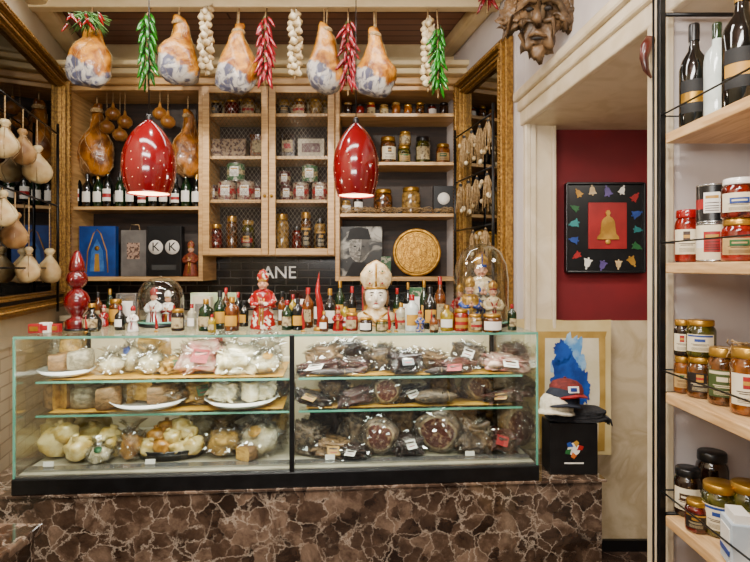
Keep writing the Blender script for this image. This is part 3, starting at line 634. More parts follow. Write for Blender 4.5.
# ================================================================ LAMPS
lampred=mat('lamp_red','#74040b',.14,c2='#5f0308',scale=6,coat=.6); glow=mat('lamp_glow','#ffe2b0',.5,c2='#ffdca0',scale=5,emis=9); glowd=mat('perforation_glow','#ffb890',.5,c2='#ffa880',scale=5,emis=1.0); lin_w=mat('lamp_inner','#f0c9a8',.5,c2='#e8bd98',scale=5)
def lamp(px,yt,yb,w,d):
    H=S(yb-yt,d); r=S(w/2,d)
    pf=[(.80,0),(.90,.10),(.97,.22),(1,.34),(.985,.46),(.92,.58),(.79,.70),(.60,.81),(.38,.90),(.18,.96),(.05,1)]
    sh=M().lathe([(a*r,b*H) for a,b in pf],lampred,44).lathe([(.80*r,0),(.815*r,-.003),(.80*r,-.005),(.77*r,0)],lampred,44)
    inn=M().lathe([(a*r*.96,b*H) for a,b in pf[:-1]],lin_w,32)
    dots=M()
    def rad(b):
        for (a0,b0),(a1,b1) in zip(pf,pf[1:]):
            if b0<=b<=b1: t=(b-b0)/(b1-b0); return a0+(a1-a0)*t, math.atan2((a0-a1)*r,(b1-b0)*H)
    for row,(b,n) in enumerate([(.07,12),(.17,12),(.28,12),(.39,12),(.50,10)]):
        a,sl=rad(b)
        for i in range(n):
            t=2*PI*(i+.5*(row%2))/n
            mx=Matrix.Rotation(t,4,'Z')@Matrix.Translation((a*r+.0002,0,b*H))@Matrix.Rotation(PI/2-sl,4,'Y')
            dots.lathe([(0,.0004),(.0017,.0003),(.0018,0)],glowd,8,mx)
    bl=M().blob((0,0,H*.2),(.032,.032,.038),glow,0,1,2)
    cord=M().tube([(0,0,H*.99),(0,0,CZ-Z(yb,d)-.02)],.0025,blackp,6); sk=M().lathe([(.012,H*.98),(.014,H*1.03),(.008,H*1.06),(0,H*1.06)],blackp,12)
    can=M().lathe([(0,-.03),(.04,-.028),(.045,0),(0,0)],blackp,20,Matrix.Translation((0,0,CZ-Z(yb,d))))
    thing('pendant_lamp',[('lamp_shade',sh.mesh(),{'kids':[('perforations',dots.mesh(),{'kind':'stuff'}),('shade_lining',inn.mesh())]}),('bulb',bl.mesh()),('cord',cord.mesh()),('socket',sk.mesh()),('ceiling_rose',can.mesh())],(X(px,d),d,Z(yb,d)),'glossy red tapered pendant lamp with small light perforations','lamp','red pendant lamps over the counter')
    l=bpy.data.lights.new('bulb_light','POINT'); l.energy=6; l.color=(1,.85,.65); l.shadow_soft_size=.04; new('bulb_light',l,(X(px,d),d,Z(yb,d)-.03))
lamp(149,119,193,52,2.3); lamp(356,122,195,46,2.5)
# ================================================================ HANGING CHEESES + RACKS
cheese=mat('cheese_rind','#dcc896',.45,c2='#b8955e',scale=9,coat=.2,bump=.3); cheeseb=mat('aged_cheese_rind','#b8905a',.5,c2='#7d5428',scale=8,bump=.3)
def BL(y): return (-1.66-.25*(y-2.4),y)
def rack(p,q,zs,ztop,zbot,label):
    fr=M()
    for a in (p,q): fr.tube([(a[0],a[1],zbot),(a[0],a[1],ztop)],.008,black,8)
    ps=[('frame',fr.mesh())]
    for z in zs: ps.append(('crossbar',M().tube([(p[0],p[1],z),(q[0],q[1],z)],.005,black,8).mesh()))
    thing('hanging_rack',ps,(0,0,0),label,'rack')
rack(BL(2.3),BL(3.35),[2.30,1.87,1.5],2.36,1.24,'black metal wall rack holding rope-tied cheeses')
def hcheese(y,yc,rpx,bar,mt,pear=True,seed=0,wide=1):
    x,_=BL(y); r=S(rpx,y); z=Z(yc,y)
    pr=[(0,-r),(r*.3,-r*.97),(r*.62,-r*.82),(r*.88,-r*.45),(r*.96,-r*.05),(r*.85,r*.35),(r*.6,r*.7),(r*.36,r*.98),(r*.2,r*1.2),(r*.16,r*1.3),(r*.32,r*1.48),(r*.38,r*1.66),(r*.24,r*1.86),(0,r*1.92)]
    b=M().lathe(pr,mt,24,sx=wide,sy=wide,rip=.04,ripn=4+seed%3).jitter(r*.25,8,seed)
    rp=M().tube([(0,0,r*1.2),(0,0,bar-z)],.003,rope,5).lathe([(r*.2,r*1.2),(r*.3,r*1.27),(r*.2,r*1.34)],rope,14)
    for i in range(6):
        a=i*PI/3; q=r*1.04*wide; rp.tube([(q*.5*math.cos(a),q*.5*math.sin(a),-r*.95),(q*.92*math.cos(a),q*.92*math.sin(a),-r*.4),(q*.97*math.cos(a),q*.97*math.sin(a),r*.0),(q*.6*math.cos(a),q*.6*math.sin(a),r*.72),(q*.2*math.cos(a),q*.2*math.sin(a),r*1.25)],.0016,rope,4)
    thing('hanging_cheese',[('body',b.mesh()),('rope',rp.mesh())],(x,y,z),'pale knotted cheese tied with rope hanging from rack','cheese','cheeses hanging from the metal rack')
hcheese(2.58,145,14,2.3,cheese,True,1); hcheese(2.8,153,13,2.3,cheeseb,True,2); hcheese(3.0,170,13,2.3,cheese,True,3)
hcheese(2.55,214,13,1.87,cheese,True,4); hcheese(2.70,236,13,1.87,cheeseb,True,5); hcheese(2.88,270,12,1.87,cheese,True,6); hcheese(3.2,271,12,1.87,cheese,True,7)
def BR(y): return (.62-.2*(y-2.9),y)
rack(BR(2.92),BR(3.5),[2.31,2.03,1.73],2.36,1.22,'black metal rack with hanging dried herb bundles')
def bundle(y,ztop,h,w):
    m=M()
    for i in range(22):
        a=U(0,2*PI); q=U(.1,1)*w; m.tube([(0,0,0),(math.cos(a)*q*.8,math.sin(a)*q*.8,-h*.3),(math.cos(a)*q+U(-.01,.01),math.sin(a)*q,-h*U(.6,1))],[.002,.0025,.002],rope,4)
    for i in range(4): m.blob((U(-w,w),U(-w,w)*.6,-h*U(.2,.9)),(.012,.012,.014),garl,.1,2,2,i)
    x,_=BR(y); thing('dried_herb_bundle',[('stalks',m.mesh(),{'kind':'stuff'}),('tie',M().lathe([(.008,-.03),(.01,-.02),(.008,-.01)],blackm,10).mesh())],(x,y,ztop),'bundle of pale dried stalks hanging from metal rack','dried herbs','dried bundles on the metal rack')
for y,zt_,h in [(2.98,2.3,.2),(3.1,2.3,.24),(3.22,2.3,.2),(3.34,2.3,.22),(3.0,2.02,.22),(3.14,2.02,.2),(3.27,2.02,.22),(3.4,2.02,.2),(3.02,1.72,.16),(3.2,1.72,.18)]: bundle(y,zt_,h,.03)
# ================================================================ RIGHT WALL DECOR
br=mat('carved_dark_wood','#6e5234',.5,c2='#38260f',scale=9,bump=.6,bscale=25,c3='#8a6f4a')
m=M()
m.blob((0,0,-.03),(.075,.05,.125),br,.45,2.6,4,3)
for s in (-1,1):
    m.blob((s*.085,.01,.045),(.075,.035,.05),br,.5,3,4,5+s,Matrix.Rotation(s*.35,4,'Y'))
    m.blob((s*.12,.015,-.005),(.035,.028,.075),br,.5,3,4,8+s,Matrix.Rotation(s*-.15,4,'Y'))
    m.tube([(s*.01,-.055,.05),(s*.04,-.06,.062),(s*.08,-.04,.045),(s*.11,-.02,.0),(s*.12,-.01,-.06)],[.012,.017,.016,.014,.006],br,8)
    m.tube([(s*.02,-.05,-.03),(s*.055,-.045,-.02),(s*.07,-.03,-.07),(s*.045,-.03,-.12)],[.008,.014,.012,.005],br,8)
    m.blob((s*.045,.01,.10),(.055,.03,.035),br,.4,3,3,12+s)
m.tube([(0,-.05,.05),(0,-.075,.0),(.004,-.085,-.035),(0,-.06,-.05)],[.012,.016,.022,.012],br,8)
m.tube([(-.03,-.05,-.085),(0,-.065,-.078),(.03,-.05,-.088)],[.006,.012,.006],br,8)
m.blob((.005,-.01,-.14),(.028,.025,.04),br,.3,3,3,9)
m.jitter(.014,16,4)
dk=mat('carved_shade','#100a06',.7,c2='#181008',scale=20)  # near-black blobs painted as the shade of carved eye and mouth hollows
rec=[('eye_shade',M().blob((s*.036,-.052,.02),(.017,.012,.010),dk,0,1,2).mesh()) for s in (-1,1)]+[('mouth_shade',M().blob((0,-.055,-.098),(.024,.010,.007),dk,0,1,2).mesh())]
thing('carved_wall_ornament',[('mask_body',m.mesh())]+rec,(.69,2.36,P(571,18,2.36).z),'wide brown carved wooden mask with drooping folds on wall','wall ornament',rot=(.1,.06,-.3),scale=1.0)
thing('carved_horn_hook',[('horn',M().tube([(0,0,.06),(-.012,0,.035),(-.018,0,0),(-.012,0,-.035),(.004,0,-.06)],[.013,.017,.013,.009,.003],mat('dark_red_wood','#5e1c10',.3,c2='#38100a',scale=10,coat=.4),10).mesh()),('mount',M().lathe([(0,0),(.014,0),(.014,.03),(0,.03)],goldm,12,Matrix.Translation((0,0,.05))@Matrix.Rotation(PI/2,4,'Y')).mesh())],(.825,1.68,Z(58,1.68)),'small dark red carved horn hook on wall','hook')
# red wall picture
d=2.96
def pz(px,py): return (X(px,d)-X(604,d),Z(py,d)-Z(228,d))
bell=[(-.9,-.85),(.9,-.85),(.86,-.68),(.66,-.52),(.58,-.1)]+[(.56*math.cos(a),.05+.52*math.sin(a)) for a in [i*PI/10 for i in range(0,5)]]+[(.10,.62),(.2,.78),(.1,.95),(-.1,.95),(-.2,.78),(-.10,.62)]+[(.56*math.cos(a),.05+.52*math.sin(a)) for a in [i*PI/10 for i in range(6,11)]]+[(-.58,-.1),(-.66,-.52),(-.86,-.68)]
def bellm(m,mm,cx,cz,s,a,y,thk,kx=.85):
    ca,sa=math.cos(a),math.sin(a)
    mm.poly([(cx+(x*kx*ca-z*sa)*s,cz+(x*kx*sa+z*ca)*s) for x,z in bell],m,y,thk)
    x,z=0,-1.0; mm.blob((cx+(x*ca-z*sa)*s,y-thk*.5,cz+(x*sa+z*ca)*s),(s*.17,thk*.6,s*.17),m,0,1,2)
    return mm
pic=M().box((0,0,0),(S(77,d),.03,S(88,d)),blackp,.003)
cols=[goldpaint,white,mat('teal_enamel','#2f8080',.4,c2='#226868',scale=9),crf,redl,greenl,mat('violet_enamel','#5e4e86',.4,c2='#4b3c70',scale=9),bluel]
sm=[]
for i,(px,py,a) in enumerate([(577,193,.6),(591,190,.1),(606,191,.3),(621,190,-.4),(634,197,-.7),(636,214,-1.2),(637,230,-1.7),(636,247,-2.0),(631,262,-2.6),(617,265,3.1),(601,266,2.8),(586,264,2.9),(575,256,2.2),(572,240,1.4),(572,224,1.8),(573,208,1.1)]):
    c,z=pz(px,py); sm.append(('enamel_bell',bellm(cols[(i*3)%8],M(),c,z,S(4.8+.5*(i%3),d),a,-.016,.003).mesh()))
cx,cz=pz(606,226); s=S(16,d)
sm.append(('red_centre_panel',M().box((cx,-.018,cz),(S(38,d),.008,S(46,d)),redl,.001).mesh()))
sm.append(('gold_bell',bellm(goldpaint,M(),cx,cz,s,0,-.022,.008,.75).mesh()))
fr=M(); w,h=S(77,d)/2,S(88,d)/2
for q in ((0,h,2*w,.012),(0,-h,2*w,.012)): fr.box((q[0],-.01,q[1]),(q[2],.04,q[3]),blackp,.003)
for q in (-w,w): fr.box((q,-.01,0),(.012,.04,2*h),blackp,.003)
thing('framed_artwork',[('backing_panel',pic.mesh()),('frame',fr.mesh())]+sm,P(604,228,2.96),'black framed artwork with small coloured bells around red panel','picture')
# ================================================================ DISPLAY CASE
th=math.atan2(.16,2.109); c_,s_=math.cos(th),math.sin(th); OX,OY=-1.422,2.2; CL=2.115
def C(u,v,z): return Vector((OX+u*c_-v*s_,OY+u*s_+v*c_,z))
def CU(px,v):
    k=(px-375)/F; return (k*(OY+v*c_)-OX+v*s_)/(c_-k*s_)
def dep(px,v): return C(CU(px,v),v,0).y
zB,zT=.61,1.228; D=.68; zs1,zs2,zd=1.03,.89,.685
H=zT-zB; bh=.062
fr=M()
fr.box((CL/2,.0,bh/2),(CL,.03,bh),black,.004).box((CL/2,D,bh/2),(CL,.03,bh),black,.004)
fr.box((0.01,D/2,bh/2),(.03,D,bh),black,.004).box((CL-.01,D/2,bh/2),(.03,D,bh),black,.004)
deck=M().box((CL/2,D/2,zd-zB-.012),(CL-.03,D-.02,.02),mat('steel_deck','#b8b09a',.3,metal=.3,c2='#a79f88',scale=8),.002).box((CL/2,.06,zd-zB+.003),(CL-.04,.05,.006),silver)
um=CU(292,0)
posts=M().box((um,.0,H/2+.03),(.020,.022,H-.06),black,.003)
for x in (.008,CL-.008): posts.box((x,D-.01,H/2),(.02,.02,H),black,.003)
rails=M().box((CL/2,.002,H-.003),(CL,.008,.010),gedge).box((.004,.0,H/2+.03),(.006,.01,H-.06),gedge).box((CL-.004,.0,H/2+.03),(.006,.01,H-.06),gedge)
rails.box((CL/2,D-.005,H-.006),(CL,.02,.012),silver).box((CL/2,.004,bh+.004),(CL-.01,.008,.008),silver)
gf=M().box((um/2,0,H/2+.03),(um-.02,.006,H-.066),glass).box(((um+CL)/2,0,H/2+.03),(CL-um-.02,.006,H-.066),glass)
gs=[('glass_front',gf.mesh()),('glass_top',M().box((CL/2,D/2,H-.002),(CL-.01,D-.01,.005),glass).mesh())]
for x in (0.003,CL-.003): gs.append(('glass_side',M().box((x,D/2,H/2+.03),(.005,D-.03,H-.066),glass).mesh()))
caseb=mat('case_back','#d2c5a5',.5,c2='#c5b692',scale=6)
backp=M().box((CL/2,D-.02,H/2+.03),(CL-.05,.012,H-.07),caseb)
ps=[('base_frame',fr.mesh()),('deck',deck.mesh()),('posts',posts.mesh()),('glass_edges',rails.mesh()),('back_panel',backp.mesh())]+gs
liner=mat('gold_paper_liner','#bf8e28',.5,c2='#9c701a',scale=12)
for (a,b) in ((.03,um-.02),(um+.02,CL-.03)):
    for z in (zs1,zs2):
        ps.append(('glass_shelf',M().box(((a+b)/2,.33,z-zB-.004),(b-a,.44,.006),glass).box(((a+b)/2,.11,z-zB-.004),(b-a,.004,.008),gedge).mesh()))
        ps.append(('shelf_liner',M().box(((a+b)/2,.34,z-zB+.0005),(b-a-.06,.38,.001),liner).mesh()))
    ps.append(('rear_board',M().box(((a+b)/2,.60,zs1-zB-.01),(b-a-.05,.03,.05),caseb,.004).mesh()))
thing('display_case',ps,(OX,OY,zB),'long glass refrigerated counter display case with black frame','display case',rot=(0,0,th))
thing('marble_plinth',[('body',M().box((.955,.345,.30),(2.29,.71,.60),marble,.004).mesh()),('side_body',M().box((2.245,.19,.30),(.29,.40,.60),marble,.003).mesh()),('top_slab',M().box((.955,.345,.6035),(2.29,.73,.012),marble,.003).box((2.25,.185,.6035),(.31,.42,.012),marble,.003).mesh())],(OX,OY,0),'polished brown marble counter base with pale veins','counter',rot=(0,0,th))
thing('marble_side_counter',[('body',M().box((-1.18,1.37,.36),(.38,.52,.72),marble,.004).mesh()),('top_slab',M().box((-1.175,1.37,.735),(.40,.56,.03),marble,.006).mesh())],(0,0,0),'low brown marble counter block with polished top','counter')
# ---------------------------------------------------------------- food protos
ch_w=mat('white_cheese','#e6dcc0',.4,c2='#cfbe92',scale=4,coat=.2); ch_y=mat('yellow_cheese','#c49a48',.5,c2='#9c742e',scale=5,coat=.2,bump=.2); ch_b=mat('brown_rind','#7d5a30',.6,c2='#543a1b',scale=6,bump=.3,bscale=12); ch_g=mat('grey_rind','#8f8368',.6,c2='#635843',scale=7,bump=.3,bscale=12)
meatd=mat('cured_meat_dark','#2e160e',.35,c2='#1a0c07',scale=7,c3='#5c3a24',coat=.4,bump=.6,bscale=12)
meatm=mat('moldy_casing','#6a5640',.55,c2='#2c1c11',scale=7,c3='#a8967a',bump=.6,bscale=12,coat=.2)
meatr=mat('sliced_red_meat','#521c12',.35,c2='#261008',scale=6,c3='#b0906e',coat=.4,bump=.4,bscale=12,stretch=(1,1,4))
meatt=mat('tan_cured_piece','#8a6a44',.5,c2='#5a4026',scale=7,c3='#b89c72',bump=.5,bscale=12,coat=.2)
meatc=mat('salami_cut','#521e16',.35,c2='#957558',scale=9,kind='noise',lo=.54,hi=.62,coat=.3)
fat=mat('fat_rim','#a08a68',.4,c2='#6e5a40',scale=8)
pink=mat('pink_ham','#b0655c',.4,c2='#d6b5a0',scale=4,coat=.3)
def lbl(m,z=.9,s=.16,y=-.15): return M().lathe([(0,0),(s,0),(s,.01),(0,.015)],m,18,Matrix.Translation((0,y,z))@Matrix.Rotation(.7,4,'X'))
def P_(key,fn):
    if key not in cache: cache[key]=fn()
    return cache[key]
def f_bagball(m,seed,lab=None):
    def g():
        a=M().blob((0,0,.34),(.38,.38,.33),m,.3,2,3,seed,flat=.02)
        w=M().blob((0,0,.38),(.46,.46,.42),wrap,.45,5,4,seed,flat=.0,smooth=False).lathe([(.2,.62),(.07,.76),(.2,.9),(.36,1.02)],wrap,14,rip=.4,ripn=5).jitter(.06,5,seed)
        r=[('contents',a.mesh()),('plastic_wrap',w.mesh())]
        if lab: r.append(('label',lbl(lab,.62,.15,-.30).mesh()))
        return r
    return P_(('bb',m.name,seed,lab and lab.name),g)
def f_pack(m,seed,lab=None):
    def g():
        a=M().blob((0,0,.4),(.44,.42,.38),m,.6,2.6,4,seed,boxy=.5,flat=.02)
        w=M().blob((0,0,.45),(.47,.46,.44),wrapf,.6,5,4,seed+3,boxy=.6,flat=.0,smooth=False)
        for s in (-1,1):
            vs=[];fs=[]
            for i in range(9):
                y=-.35+.7*i/8; vs+=[(s*.36,y,.35+.12*math.sin(i*2.1+seed)),(s*(.5+.06*math.sin(i*1.7+seed)),y*1.15,.34+.3*math.sin(i*1.9+seed*2))]
            for i in range(8): fs.append([2*i,2*i+1,2*i+3,2*i+2])
            w.add(vs,fs,wrapf,False)
        r=[('contents',a.mesh()),('plastic_wrap',w.mesh())]
        if lab:
            mx=Matrix.Translation((.08*(seed%3-1),-.50,.55))@Matrix.Rotation(1.1,4,'X')@Matrix.Rotation(.2*(seed%3-1),4,'Z')
            r.append(('label',M().box((0,0,0),(.34,.40,.01),lab,.002,mx).box((0,.08,.008),(.24,.08,.006),brl if lab is not blackp else white,0,mx).box((0,-.08,.008),(.2,.04,.006),redl,0,mx).mesh()))
        return r
    return P_(('pk',m.name,seed,lab and lab.name),g)
def f_wheel(rind,paste,seed,frac=.78,wr=False):
    def g():
        n0=max(5,int(22*frac)); w=M(); vs=[];prof=[(.42,0),(.48,.1),(.5,.5),(.48,.9),(.42,1)]
        a0=-PI/2+.35
        for i in range(n0+1):
            a=a0+(2*PI*frac)*i/n0
            for r,z in prof:
                q=r*(1+.06*math.sin(a*3+seed)+.03*math.sin(a*7)); vs.append((q*math.cos(a),q*math.sin(a),z*(1+.07*math.sin(a*2+seed))))
        o=len(vs); vs+=[(0,0,0),(0,0,.94)]
        fs=[];k=5
        for i in range(n0):
            for j in range(4): fs.append([i*k+j,(i+1)*k+j,(i+1)*k+j+1,i*k+j+1])
            fs.append([i*k+4,(i+1)*k+4,o+1]); fs.append([(i+1)*k,i*k,o])
        w.add(vs,fs,rind,True)
        e=n0*k; c=M().add([vs[q] for q in range(5)]+[vs[o],vs[o+1]],[[5,0,1,2,3,4,6]],paste,False).add([vs[e+q] for q in range(5)]+[vs[o],vs[o+1]],[[6,4,3,2,1,0,5]],paste,False)
        r=[('rind',w.mesh()),('cut_face',c.mesh())]
        if wr: r.append(('plastic_wrap',M().blob((0,0,.52),(.56,.56,.56),wrapf,.35,5,4,seed,boxy=.75,flat=0,smooth=False).mesh()))
        return r
    return P_(('wh',rind.name,paste.name,seed,frac,wr),g)
def f_round(m,cutm,seed,wr=True):
    def g():
        mx=Matrix.Translation((0,.0,.5))@Matrix.Rotation(PI/2,4,'X')
        b=M().lathe([(.40,.30),(.47,.25),(.5,.1),(.48,-.15),(.4,-.35),(.2,-.48),(0,-.5)],m,24,mx,rip=.04,ripn=3+seed).jitter(.06,3,seed)
        c=M().lathe([(.40,.29),(.34,.32)],fat,24,mx,rip=.04,ripn=3+seed).lathe([(.34,.32),(.2,.33),(0,.33)],cutm,24,mx,rip=.04,ripn=3+seed).jitter(.06,3,seed)
        r=[('casing',b.mesh()),('cut_face',c.mesh())]
        if wr: r.append(('plastic_wrap',M().blob((0,0,.5),(.55,.5,.54),wrapf,.35,5,4,seed,flat=0,smooth=False).mesh()))
        return r
    return P_(('rd',m.name,cutm.name,seed,wr),g)
def f_sal(m,seed):
    def g():
        n=11; pts=[(-.5+i/(n-1),.08*math.sin(i*1.1+seed),.5+.05*math.cos(i+seed)) for i in range(n)]
        rs=[.04,.2,.36,.46,.43,.48,.43,.46,.36,.22,.05]
        b=M().tube(pts,rs,m,14).jitter(.04,4,seed)
        rp=M()
        for i in (2,4,6,8):
            vs=[];fs=[];s=14;r=rs[i]*1.03
            for q in range(s):
                a=2*PI*q/s; vs+=[(pts[i][0]-.008,pts[i][1]+r*math.cos(a),pts[i][2]+r*math.sin(a)),(pts[i][0]+.008,pts[i][1]+r*math.cos(a),pts[i][2]+r*math.sin(a))]
            for q in range(s):
                j=(q+1)%s; fs.append([2*q,2*j,2*j+1,2*q+1])
            rp.add(vs,fs,rope)
        return [('body',b.mesh()),('string',rp.mesh())]
    return P_(('sal',m.name,seed),g)
def put(ps,name,px,z,v,wpx,hpx,dm,label,cat,group=None,rz=None,tilt=0):
    d=dep(px,v); p=C(CU(px,v),v,z+.003); w=S(wpx,d); h=S(hpx,d)
    return thing(name,ps,p,label,cat,group,rot=(U(-.08,.08)*tilt,U(-.2,.2)*tilt,th+(U(-.3,.3) if rz is None else rz)),scale=(w,dm or w,h))
def plate(px,z,v,wpx,hpx=6,label='white ceramic serving plate on glass shelf'):
    ps=P_('plate',lambda:[('dish',M().lathe([(0,.12),(.3,.12),(.42,.35),(.5,1),(.49,1.0),(.4,.2),(.28,0),(0,0)],cer,32).mesh()),('rim',M().lathe([(.485,.97),(.5,1.06),(.505,.97)],cer,32).mesh())])
    put(ps,'serving_plate',px,z,v,wpx,hpx,None,label,'plate','plates in the display case')
GA='cheeses on the upper glass shelf'; GB='cheeses on the middle glass shelf'; GC='cheeses on the case floor'
plate(67,zs1,.24,52,7)
for px,v,w,h,r,p,f,wr in [(57,.22,28,17,ch_b,ch_y,.6,False),(79,.23,30,20,ch_g,ch_y,.45,False),(68,.3,26,28,ch_y,ch_y,.7,True)]:
    put(f_wheel(r,p,px%3,f,wr),'cheese_wheel',px,zs1+.028,v,w,h,None,'cut cheese wheel with brown rind on white plate','cheese',GA,rz=U(-1,1))
for px,v,w,h,m,l in [(112,.25,30,26,ch_w,None),(131,.3,24,36,ch_w,bluel),(152,.25,32,30,ch_w,None),(266,.42,36,42,ch_w,None),(222,.45,38,42,ch_w,redl)]:
    put(f_bagball(m,px%4,l),'bagged_mozzarella',px,zs1,v,w,h,None,'white mozzarella ball in knotted clear plastic bag','cheese',GA)
put(f_wheel(ch_y,ch_y,4,.3,False),'cheese_wheel',150,zs1,.42,44,30,None,'tall yellow cheese wedge at back of shelf','cheese',GA,rz=-.6)
put(f_pack(ch_y,5,greenl),'packaged_cheese',176,zs1,.26,30,20,.12,'small cheese pack with green label in plastic','cheese',GA)
put(f_pack(pink,6,redl),'packaged_cheese',205,zs1,.27,46,34,.16,'pinkish cured pack with red label in clear plastic','cured meat',GA)
put(f_pack(ch_w,1,None),'packaged_cheese',238,zs1,.24,40,32,.15,'white cheese pack in crinkled clear plastic','cheese',GA,tilt=1)
put(f_bagball(ch_w,2,ochl),'bagged_mozzarella',266,zs1,.22,34,30,.13,'white cheese pack with ochre label in plastic','cheese',GA)
put(f_wheel(ch_b,ch_y,5,.85,False),'cheese_wheel',60,zs2,.24,28,26,None,'tall brown-rinded cheese round with cut wedge','cheese',GB,rz=.5)
for px,v,w,h,r,p,f,wr in [(86,.26,34,20,ch_g,ch_y,.55,False),(106,.22,32,22,ch_b,ch_y,.4,False),(122,.3,30,24,ch_y,ch_y,.3,True)]:
    put(f_wheel(r,p,px%3,f,wr),'cheese_wheel',px,zs2,v,w,h,None,'cut brown-rinded cheese wedge on golden liner','cheese',GB,rz=U(-1.2,1.2))
plate(150,zs2,.24,74,8)
put(f_wheel(ch_g,ch_y,0,.5),'cheese_wheel',138,zs2+.02,.26,36,22,None,'cut grey-rinded cheese wheel on white plate','cheese',GB,rz=.8)
put(f_wheel(ch_b,ch_y,1,.35),'cheese_wheel',154,zs2+.02,.24,40,18,None,'brown-rinded cheese wedge on white plate','cheese',GB,rz=-.4)
put(f_pack(ch_b,3,None),'packaged_cheese',171,zs2+.02,.23,28,17,.1,'brown smoked cheese in clear plastic on plate','cheese',GB,tilt=1)
put(f_pack(ch_y,2,greenl),'packaged_cheese',200,zs2,.3,34,26,.14,'yellow cheese pack in plastic with green label','cheese',GB)
plate(242,zs2,.24,72,8)
for px,v in ((222,.24),(262,.25)):
    put(f_pack(ch_w,px%5,None),'packaged_cheese',px,zs2+.02,v,30,22,.09,'white fresh cheese in crinkled plastic on plate','cheese',GB,tilt=1.5)
put(f_wheel(ch_w,ch_w,2,.45),'cheese_wheel',242,zs2+.02,.23,36,18,None,'white fresh cheese wedge on white plate','cheese',GB,rz=.3)
for px,m,k in ((80,ch_w,3),(268,ch_b,2)): put(f_pack(m,k,None),'packaged_cheese',px,zs2,.44,48,28,.12,'cheese pack in crinkled clear plastic','cheese',GB,tilt=1)
def ball(m,s): return P_(('ball',m.name,s),lambda:[('body',M().blob((0,0,.46),(.48,.48,.46),m,.28,1.6,3,s,flat=.0).mesh()),('stem_knot',M().lathe([(.14,.84),(.1,.96),(.14,1.02),(0,1.05)],m,10).mesh())])
ch_t=mat('glossy_scamorza','#d6c184',.2,c2='#b8994c',scale=3,coat=.6); ch_o=mat('smoked_scamorza','#b88434',.3,c2='#905e1a',scale=4,coat=.5)
for px,v,w,dz in [(55,.2,32,0),(82,.17,28,0),(104,.2,30,0),(66,.3,30,.0),(92,.31,32,0),(70,.2,26,.055),(60,.43,34,0),(95,.45,36,.0)]:
    put(ball(ch_t,px%4),'scamorza_cheese',px,zd+dz,v,w,w*U(.8,1.05),None,'glossy pale yellow scamorza cheese ball in a pile','cheese',GC,rz=U(0,6),tilt=2)
put(f_bagball(ch_w,1,greenl),'bagged_cheese',100,zd,.12,26,24,None,'cheese in clear plastic bag with green label','cheese',GC)
put(f_bagball(ch_o,1,None),'bagged_cheese',132,zd,.16,30,38,None,'smoked cheese in knotted clear plastic bag','cheese',GC)
tr=P_('tray',lambda:[('tray_body',M().lathe([(0,.1),(.44,.1),(.5,1),(.49,1),(.43,0),(0,0)],blackp,28).mesh()),('rim',M().lathe([(.49,.9),(.51,1),(.49,1.05)],blackp,28).mesh())])
put(tr,'serving_tray',172,zd,.2,70,9,.2,'round black serving tray holding small cheeses','tray')
for i,(px,v,dz) in enumerate([(148,.16,0),(163,.14,0),(178,.14,0),(194,.17,0),(152,.24,0),(170,.22,0),(188,.24,0),(158,.18,.035),(174,.17,.035),(188,.2,.035),(166,.22,.06),(180,.22,.06)]):
    put(ball(ch_o if i%3==1 else ch_t,i%4),'scamorza_cheese',px,zd+.015+dz,v,U(18,22),U(16,20),None,'small golden scamorza cheese ball piled on black tray','cheese','small cheeses on the tray',rz=U(0,6),tilt=2)
for px,v,w,h,m,s,l in [(225,.2,46,36,ch_y,1,None),(260,.18,44,42,ch_w,2,ochl),(240,.36,52,50,ch_w,3,None),(275,.34,32,52,ch_y,1,None),(205,.38,42,46,ch_w,0,None)]:
    put(f_bagball(m,s,l),'bagged_cheese',px,zd,v,w,h,None,'pale cheese in knotted crinkled plastic bag','cheese',GC)
put(f_wheel(ch_b,ch_y,3,.3),'cheese_wheel',236,zd,.12,42,14,None,'flat yellow cheese wedge on case floor','cheese',GC,rz=.5)
GD='cured meats on the upper glass shelf'; GE='cured meats on the middle glass shelf'; GF='cured meats on the case floor'
for i,(px,v,w,h,m,l) in enumerate([(322,.22,46,14,meatr,white),(328,.30,38,28,meatt,None),(354,.24,32,14,meatr,None),(384,.27,28,28,meatm,None),(405,.2,34,24,meatd,blackp),(430,.3,30,20,meatt,None),(452,.2,44,14,meatr,redl),(468,.32,32,26,meatm,white),(504,.22,46,17,pink,white),(516,.32,28,26,meatr,None),(346,.44,44,26,meatd,None)]):
    put(f_pack(m,i%7,l),'packaged_cured_meat',px,zs1,v,w,h,.13,'cured meat slices sealed in crinkled clear plastic'+(' with label' if l else ''),'cured meat',GD,tilt=1)
for px,v in ((332,.14),(445,.14)): put(f_sal(meatd,px%3),'salami',px,zs1,v,42,7,.028,'thin dark dry sausage with string','salami',GD,rz=.08)
for i,(px,v,w,h,k,m,l) in enumerate([(311,.2,36,15,'p',meatd,ochl),(334,.26,26,26,'p',meatt,None),(357,.2,36,18,'p',meatr,None),(383,.2,29,28,'r',meatm,None),(409,.24,34,17,'p',meatd,white),(436,.18,40,15,'s',meatm,None),(442,.3,28,26,'p',meatt,None),(478,.24,30,28,'r',meatm,None),(504,.18,36,15,'p',meatr,ochl),(521,.28,26,22,'p',meatm,None)]):
    ps={'p':lambda:f_pack(m,(i*3)%7,l),'s':lambda:f_sal(m,i%3),'r':lambda:f_round(m,meatc,i%2)}[k]()
    nm={'p':'packaged_cured_meat','s':'salami','r':'cut_cured_ham'}[k]
    put(ps,nm,px,zs2,v,w,h,.1,{'p':'dark cured meat piece in clear plastic','s':'dark dry salami tied with string','r':'cut cured ham piece showing marbled face'}[k],'cured meat',GE,tilt=1.3)
